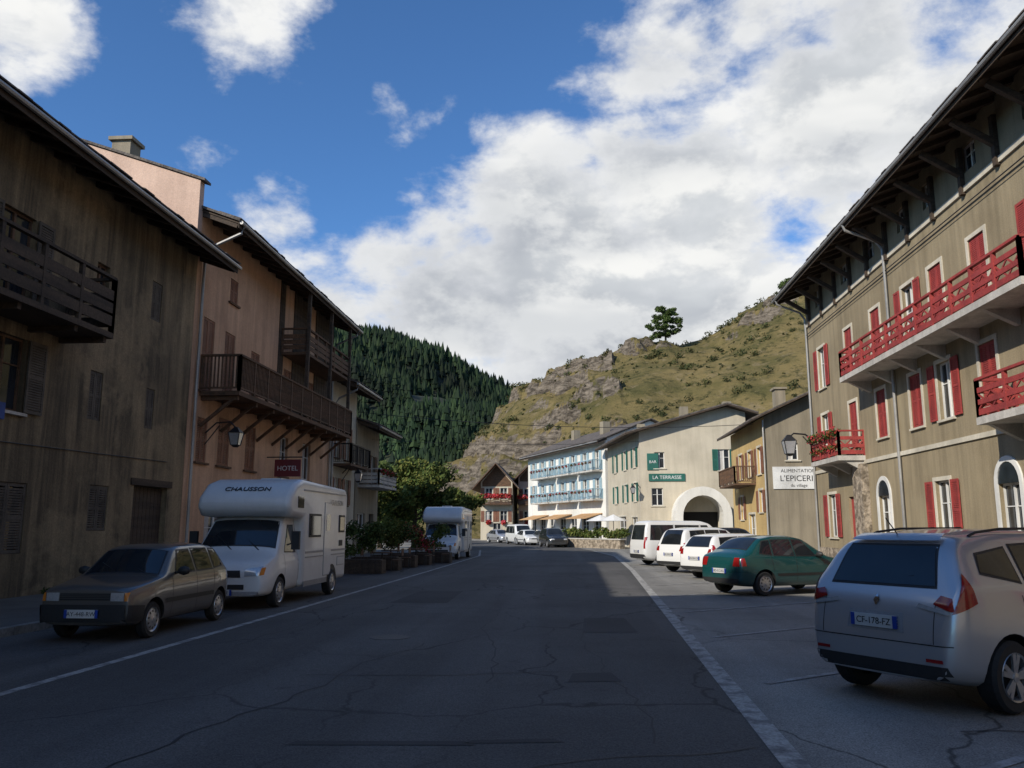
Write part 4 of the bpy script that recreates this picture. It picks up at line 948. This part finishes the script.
for k,(x,y,s) in enumerate([(-8.0,30.8,1),(-7.9,33.2,1.1),(-7.7,35.6,1),(-7.5,38,1.15),(-6.9,40.2,.9)]):
    h=House('planter_box',(x,y)); b=h('box','wood_d')
    b.box(WF,x-.95,x+.95,y-.35,y+.35,.02,.5)
    for i in range(8): b.box(WF,x-.95+i*.24,x-.76+i*.24,y-.38,y-.351,.02,.52)
    h('soil','bark').box(WF,x-.85,x+.85,y-.28,y+.28,.5,.53); h.done()
    foliage('planter_shrub',[(Vector((x+random.uniform(-.8,.8),y+random.uniform(-.3,.3),.85+R()*.85*s)),.25+.25*R()) for _ in range(14)],2600,.055,M[('leaf','leaf_y','leaf','flower','leaf_y')[k]])
for (x,y) in ((-7.4,32),(-7.6,34.4),(-7.0,36.8),(-6.6,39)):
    h=House('cafe_table',(x,y)); h('top','wood_m').tube([(x,y,.72),(x,y,.75)],.4,16); h('leg','iron').tube([(x,y,.02),(x,y,.72)],.03,6)
    h.done()
    for dx in (-.6,.6):
        h=House('cafe_chair',(x+dx,y)); q=h('frame','iron'); s=1 if dx>0 else -1
        for a in (-.18,.18):
            for b_ in (-.18,.18): q.tube([(x+dx+a,y+b_,.02),(x+dx+a,y+b_,.45)],.012,5)
        h('seat','wood_m').box(WF,x+dx-.2,x+dx+.2,y-.2,y+.2,.45,.48); h('backrest','wood_m').box(WF,x+dx+s*.19-.01,x+dx+s*.19+.01,y-.2,y+.2,.62,.88)
        for b_ in (-.18,.18): q.tube([(x+dx+s*.18,y+b_,.45),(x+dx+s*.19,y+b_,.88)],.012,5)
        h.done()
h=House('low_stone_wall',(1.4,70)); mb=h('wall','stone_w'); mb.beam((-1.1,73.2,.35),(3.7,66.6,.35),.45,.7); h('coping','conc').beam((-1.15,73.3,.74),(3.75,66.5,.74),.55,.08); h.done()
foliage('terrace_shrubs',[(Vector((-1+4.6*t+.3,73.4-6.6*t+.6,1.0+.3*R())),.55) for t in [i/9 for i in range(10)]],2600,.11,M['leaf_y'])
for (x,y) in ((2.2,73),(3.2,70.5)):
    h=House('parasol',(x,y)); h('pole','metal').tube([(x,y,0),(x,y,2.5)],.03,6); cn=h('canopy','signw')
    for k in range(8):
        a,b=math.pi*k/4,math.pi*(k+1)/4
        cn.face([(x,y,2.75),(x+1.3*math.cos(a),y+1.3*math.sin(a),2.2),(x+1.3*math.cos(b),y+1.3*math.sin(b),2.2)])
    h.done()
def tree(name,x,y,H,cr,m,z0=0,n=9000,leaf=.14,limbs=9,trunk=.22):
    e=empty(name,(x,y,z0)); mb=MB(); top=Vector((.2,0,H*.75))
    mb.tube([(0,0,-.2),(.05,.05,H*.3),tuple(top*.8),tuple(top)],[trunk,trunk*.75,trunk*.4,.03],9)
    bl=[]
    for i in range(limbs):
        a=2*math.pi*i/limbs+R()*.5; z=H*(.2+.45*R()); r=cr*(.5+.5*R()); q=Vector((math.cos(a)*r,math.sin(a)*r,z+H*.12+R()*H*.12))
        mb.tube([(0.05,0,z),tuple(q*.5+Vector((0,0,z*.5+.1))),tuple(q)],[trunk*.35,trunk*.2,.02],6)
        bl.append((q,cr*(.25+.22*R()))); bl.append((q*.6+Vector((0,0,z*.4+.3*R())),cr*(.25+.2*R())))
    for i in range(6): bl.append((Vector((random.uniform(-.4,.4)*cr,random.uniform(-.4,.4)*cr,H*(.7+.23*R()))),cr*(.22+.2*R())))
    mb.obj('trunk_and_limbs',M['bark'],e); foliage('crown',bl,n,leaf,m,e)
tree('broadleaf_tree',-12.0,62,6.6,3.2,M['leaf_y'],leaf=.15,n=15000,limbs=13); tree('broadleaf_tree',-15.5,66,7.2,3,M['leaf'],leaf=.16); tree('broadleaf_tree',-9.9,68,5.2,2.4,M['leaf_y'],n=8000,limbs=11)
tree('broadleaf_tree',-17,80,6.5,3,M['leaf'],n=5000,leaf=.2); tree('broadleaf_tree',-20,95,7,3.2,M['leaf_y'],n=5000,leaf=.2)

# ------------------------------------------------------------------ hills
def sst(t): t=max(0,min(1,t)); return t*t*(3-2*t)
rp=[(-70,-3),(-40,-1),(-34,2),(-29,9.6),(-20,22),(-12,31),(-6,34),(10,38),(28,43),(46,52),(80,70),(140,95),(260,120)]
def hz(x,y):
    y0=118 if x<-8 else 118-26*sst((x+8)/14)
    t=(y-y0)/(182-y0)
    if t<0: z=-1.5
    elif t<1: z=lin(rp,x)*(1-(1-t)**1.25)
    else: z=lin(rp,x)*(1-.35*sst((y-182)/150))
    if z>0:
        n1=noise.fractal(Vector((x*.045,y*.045,3)),1.0,2.1,5); z+=n1*2.4*min(1,z/8)
        rock=sst((noise.noise(Vector((x*.05,y*.05,9)))*1.6+ (0.30 if x<8 else -.12-.004*(x-8)))*2.0)*min(1,z/6)*(1 if z>4 else 0)
        zz=z+noise.noise(Vector((x*.2,y*.2,1)))*1.6
        st=4.6; k=math.floor(zz/st); fr=zz/st-k; ter=(k+sst((fr-.2)/.26))*st+ (z-zz)
        z=z*(1-rock)+ter*rock
        z+=rock*noise.fractal(Vector((x*.35,y*.35,5)),1,2.1,4)*1.0
    return z
mb=MB()
xs=[-62+.55*i for i in range(230)]; xs+=[xs[-1]+3*i for i in range(1,50)]
ys_=[90+.6*i for i in range(182)]+[199+7*i for i in range(30)]
for y in ys_:
    for x in xs: mb.v.append((x,y,hz(x,y)))
nxx=len(xs)
for j in range(len(ys_)-1):
    for i in range(nxx-1): mb.f.append((j*nxx+i,j*nxx+i+1,(j+1)*nxx+i+1,(j+1)*nxx+i)); mb.m.append(0)
m,nt,b,oc=base_mat('hillside')
ge=nd(nt,'ShaderNodeNewGeometry'); sx=nd(nt,'ShaderNodeSeparateXYZ'); nt.links.new(ge.outputs['Normal'],sx.inputs[0])
gr=mixc(nt,mrange(nt,noi(nt,oc,.09,5,.65),.42,.64,0,1),(.215,.165,.07),(.105,.095,.037))
gr=mixc(nt,mrange(nt,noi(nt,oc,.6,5,.7),.52,.62,0,.75),gr,(.042,.045,.018))
gr=mixc(nt,mrange(nt,noi(nt,oc,.35,4,.7),.56,.68,0,.6),gr,(.27,.21,.125))
rk=mixc(nt,mrange(nt,noi(nt,oc,.5,6,.7,.3,(1,1,3)),.38,.60,0,1),(.27,.225,.175),(.075,.062,.048))
ad=nd(nt,'ShaderNodeMath',operation='ADD'); nt.links.new(sx.outputs[2],ad.inputs[0]); nt.links.new(mrange(nt,noi(nt,oc,.4,5,.7),.3,.7,-.16,.16),ad.inputs[1])
cc=mixc(nt,mrange(nt,ad.outputs[0],.44,.57,1,0),gr,rk)
nt.links.new(cc,b.inputs['Base Color']); b.inputs['Roughness'].default_value=.95; b.inputs['Specular IOR Level'].default_value=.1
bp=nd(nt,'ShaderNodeBump'); bp.inputs['Strength'].default_value=1.0; bp.inputs['Distance'].default_value=.7; nt.links.new(noi(nt,oc,.9,6,.75,0,(1,1,2.5)),bp.inputs['Height']); nt.links.new(bp.outputs[0],b.inputs['Normal'])
mb.obj('rocky_hill',m,smooth=False)
bl=[]
random.seed(11)
for _ in range(2600):
    x=random.uniform(-30,110); y=random.uniform(95,184); 
    if noise.noise(Vector((x*.06,y*.06,20)))+.3*R()<.0: continue
    z=hz(x,y)
    if z<2: continue
    r=.25+1.0*R()**3; bl.append((Vector((x,y,z+r*.35)),r))
for _ in range(60):
    x=random.choice([random.gauss(-10,2.5),random.gauss(5,5),random.gauss(46,5),random.gauss(31,4)]); y=random.uniform(174,182); r=.4+.9*R()**2
    bl.append((Vector((x,y,hz(x,y)+r*.4)),r))
foliage('hillside_shrubs',bl,42000,.19,M['shrub'],squash=.7)
def ridge_pine(x,y,H,cr,n):
    z0=hz(x,y)-.2; e=empty('pine_tree',(x,y,z0)); mb=MB(); mb.tube([(0,0,0),(.1,0,H*.5),(.2,.1,H*.95)],[.24,.15,.03],8); bl=[]
    for i in range(38):
        t=.16+.78*i/37; a=R()*6.28; r=cr*(1-abs(t-.45)*1.25)*(.55+.6*R()); q=Vector((math.cos(a)*r,math.sin(a)*r,H*t+.3*R()))
        mb.tube([(0.08,0,H*t),tuple(q)],[.05,.015],5); bl.append((q,.6+.5*R())); bl.append((q*.5+Vector((0,0,H*t*.5)),.7))
    mb.obj('trunk_and_limbs',M['bark'],e); foliage('crown',bl,n,.2,M['leaf'],e,squash=.65)
ridge_pine(19.5,172,7.6,3.9,11000); ridge_pine(47,176,4.2,3.0,6000)

def lz(x,y):
    c=51.6-.59*x
    c=min(c,230)
    if c<0: c=0
    t=(y-150)/(500-150)
    if t<=0: return -2
    s=(1-(1-t)**1.2) if t<1 else 1-.3*sst((t-1)/1.2)
    z=c*s
    z+=noise.fractal(Vector((x*.009,y*.009,1)),1,2.1,5)*20*min(1,z/30)
    return z
mb=MB(); xs=[-480+9*i for i in range(68)]; ys_=[140+10*i for i in range(75)]
for y in ys_:
    for x in xs: mb.v.append((x,y,lz(x,y)))
nxx=len(xs)
for j in range(len(ys_)-1):
    for i in range(nxx-1): mb.f.append((j*nxx+i,j*nxx+i+1,(j+1)*nxx+i+1,(j+1)*nxx+i)); mb.m.append(0)
mb.obj('forested_hill',mat('forest_floor',(.028,.036,.015),(.012,.018,.009),scale=.02,fine=.3,fscale=.5,bump=0),smooth=True)
mb=MB(); random.seed(5); cnt=0
while cnt<15000:
    y=random.uniform(150,560); x=random.uniform(-.42*y-20,30)
    z=lz(x,y)
    if z<1 : continue
    if noise.noise(Vector((x*.025,y*.025,40)))<-.34: continue
    cnt+=1; H=(3.8+6*R()**1.5)*(.85 if y<260 else 1); r=H*(.17+.10*R()); S=5; z-=.5
    for k in range(3 if y<330 else 2):
        zb=z+H*(.12+.27*k); zt=z+H*(.55+.225*k) if y<330 else z+H*(.62+.38*k); rr=r*(1-.27*k); a0=R()*6
        i0=len(mb.v)
        for q in range(S):
            a=a0+q*2*math.pi/S; e_=rr*(.7+.6*R()); mb.v.append((x+math.cos(a)*e_,y+math.sin(a)*e_,zb-.04*H*R()))
        mb.v.append((x,y,zt))
        for q in range(S): mb.f.append((i0+q,i0+(q+1)%S,i0+S)); mb.m.append(0)
mb.obj('conifer_forest',M['conifer'])

# ------------------------------------------------------------------ world / sun / camera
AZ=42; EL=30
w=bpy.data.worlds.new('World'); scene.world=w; w.use_nodes=True; nt=w.node_tree
bg=nt.nodes['Background']; sky=nd(nt,'ShaderNodeTexSky'); sky.sky_type='NISHITA'; sky.sun_disc=False
sky.sun_elevation=math.radians(EL); sky.sun_rotation=math.radians(180+AZ); sky.altitude=1300; sky.air_density=1.0; sky.dust_density=.3; sky.ozone_density=2.0
tc=nd(nt,'ShaderNodeTexCoord'); D=tc.outputs['Generated']
def vdir(az,el): a,e=math.radians(az),math.radians(el); return (math.sin(a)*math.cos(e),math.cos(a)*math.cos(e),math.sin(e))
cov=None
for az,el,r,wt in [(-9,15.5,12,1.15),(-1,19,11,1.3),(8,22,11,1.3),(17,25,10,1.2),(6.5,31,9,.95),(-22.7,32.5,6.5,.78),(-38,28,6,.85),(-20.5,20.5,4,.75),(-13,26,5.5,.5),
                   (-18,12,10,1.1),(5,12,17,1.4),(22,31,9,.95),(28,20,15,1.2),(-40,10,14,.8),(13,33,7,.8),(60,25,25,.9),(-90,25,25,.8),(150,25,35,.8),(-150,40,30,.7)]:
    dn=nd(nt,'ShaderNodeVectorMath',operation='DISTANCE'); nt.links.new(D,dn.inputs[0]); dn.inputs[1].default_value=vdir(az,el)
    v=mrange(nt,dn.outputs['Value'],0,math.radians(r)*1.25,wt,0,True)
    if cov is None: cov=v
    else:
        mx=nd(nt,'ShaderNodeMath',operation='MAXIMUM'); nt.links.new(cov,mx.inputs[0]); nt.links.new(v,mx.inputs[1]); cov=mx.outputs[0]
n1=noi(nt,D,6.5,9,.58,.1,(1,1,1.6))
n2=noi(nt,D,6.5,6,.58,.1,(1,1,1.6),(.016,.010,-.045))
def mth(op,a,b):
    m_=nd(nt,'ShaderNodeMath',operation=op)
    for i,x in ((0,a),(1,b)):
        if isinstance(x,(int,float)): m_.inputs[i].default_value=x
        else: nt.links.new(x,m_.inputs[i])
    return m_.outputs[0]
tot=mth('ADD',cov,mth('MULTIPLY',mth('SUBTRACT',n1,.5),2.4))
den=mrange(nt,tot,.36,.84,0,1,True)
ST=.15
relief=mrange(nt,mth('SUBTRACT',n1,n2),-.09,.09,0,1,True)
big=mrange(nt,noi(nt,D,3.4,4,.5,.2,(1,1,2.4)),.40,.62,0,1,True)
K=1/ST
lit=mixc(nt,relief,(.64*K,.67*K,.70*K),(.94*K,.94*K,.92*K))
shd=mixc(nt,relief,(.46*K,.49*K,.54*K),(.70*K,.72*K,.74*K))
cl=mixc(nt,big,lit,shd)
cl=mixc(nt,mrange(nt,tot,.5,1.2,.75,0,True),cl,(.88*K,.89*K,.91*K))
skc=mixc(nt,1.0,sky.outputs[0],(.54,.84,1.12),'MULTIPLY')
fin=mixc(nt,den,skc,cl)
nt.links.new(fin,bg.inputs[0]); bg.inputs[1].default_value=ST
try:
    w.cycles.sampling_method='MANUAL'; w.cycles.sample_map_resolution=512
except Exception: pass
sl=bpy.data.lights.new('sun','SUN'); sl.energy=5.0; sl.angle=math.radians(.5); sl.color=(1,.93,.82)
so=bpy.data.objects.new('sun',sl); COL.objects.link(so)
a=math.radians(AZ); e_=math.radians(EL)
so.rotation_euler=Vector((math.sin(a)*math.cos(e_),math.cos(a)*math.cos(e_),-math.sin(e_))).to_track_quat('-Z','Y').to_euler(); so.location=(-30,-40,40)
cam=bpy.data.cameras.new('camera'); co=bpy.data.objects.new('camera',cam); COL.objects.link(co)
cam.sensor_width=36; cam.lens=828/1024*36; cam.clip_end=6000; cam.clip_start=.05
co.location=(0,0,1.7); co.rotation_euler=(math.radians(90+9.8),0,math.radians(4.29)); scene.camera=co
scene.view_settings.view_transform='Standard'; scene.view_settings.look='None'; scene.view_settings.exposure=0
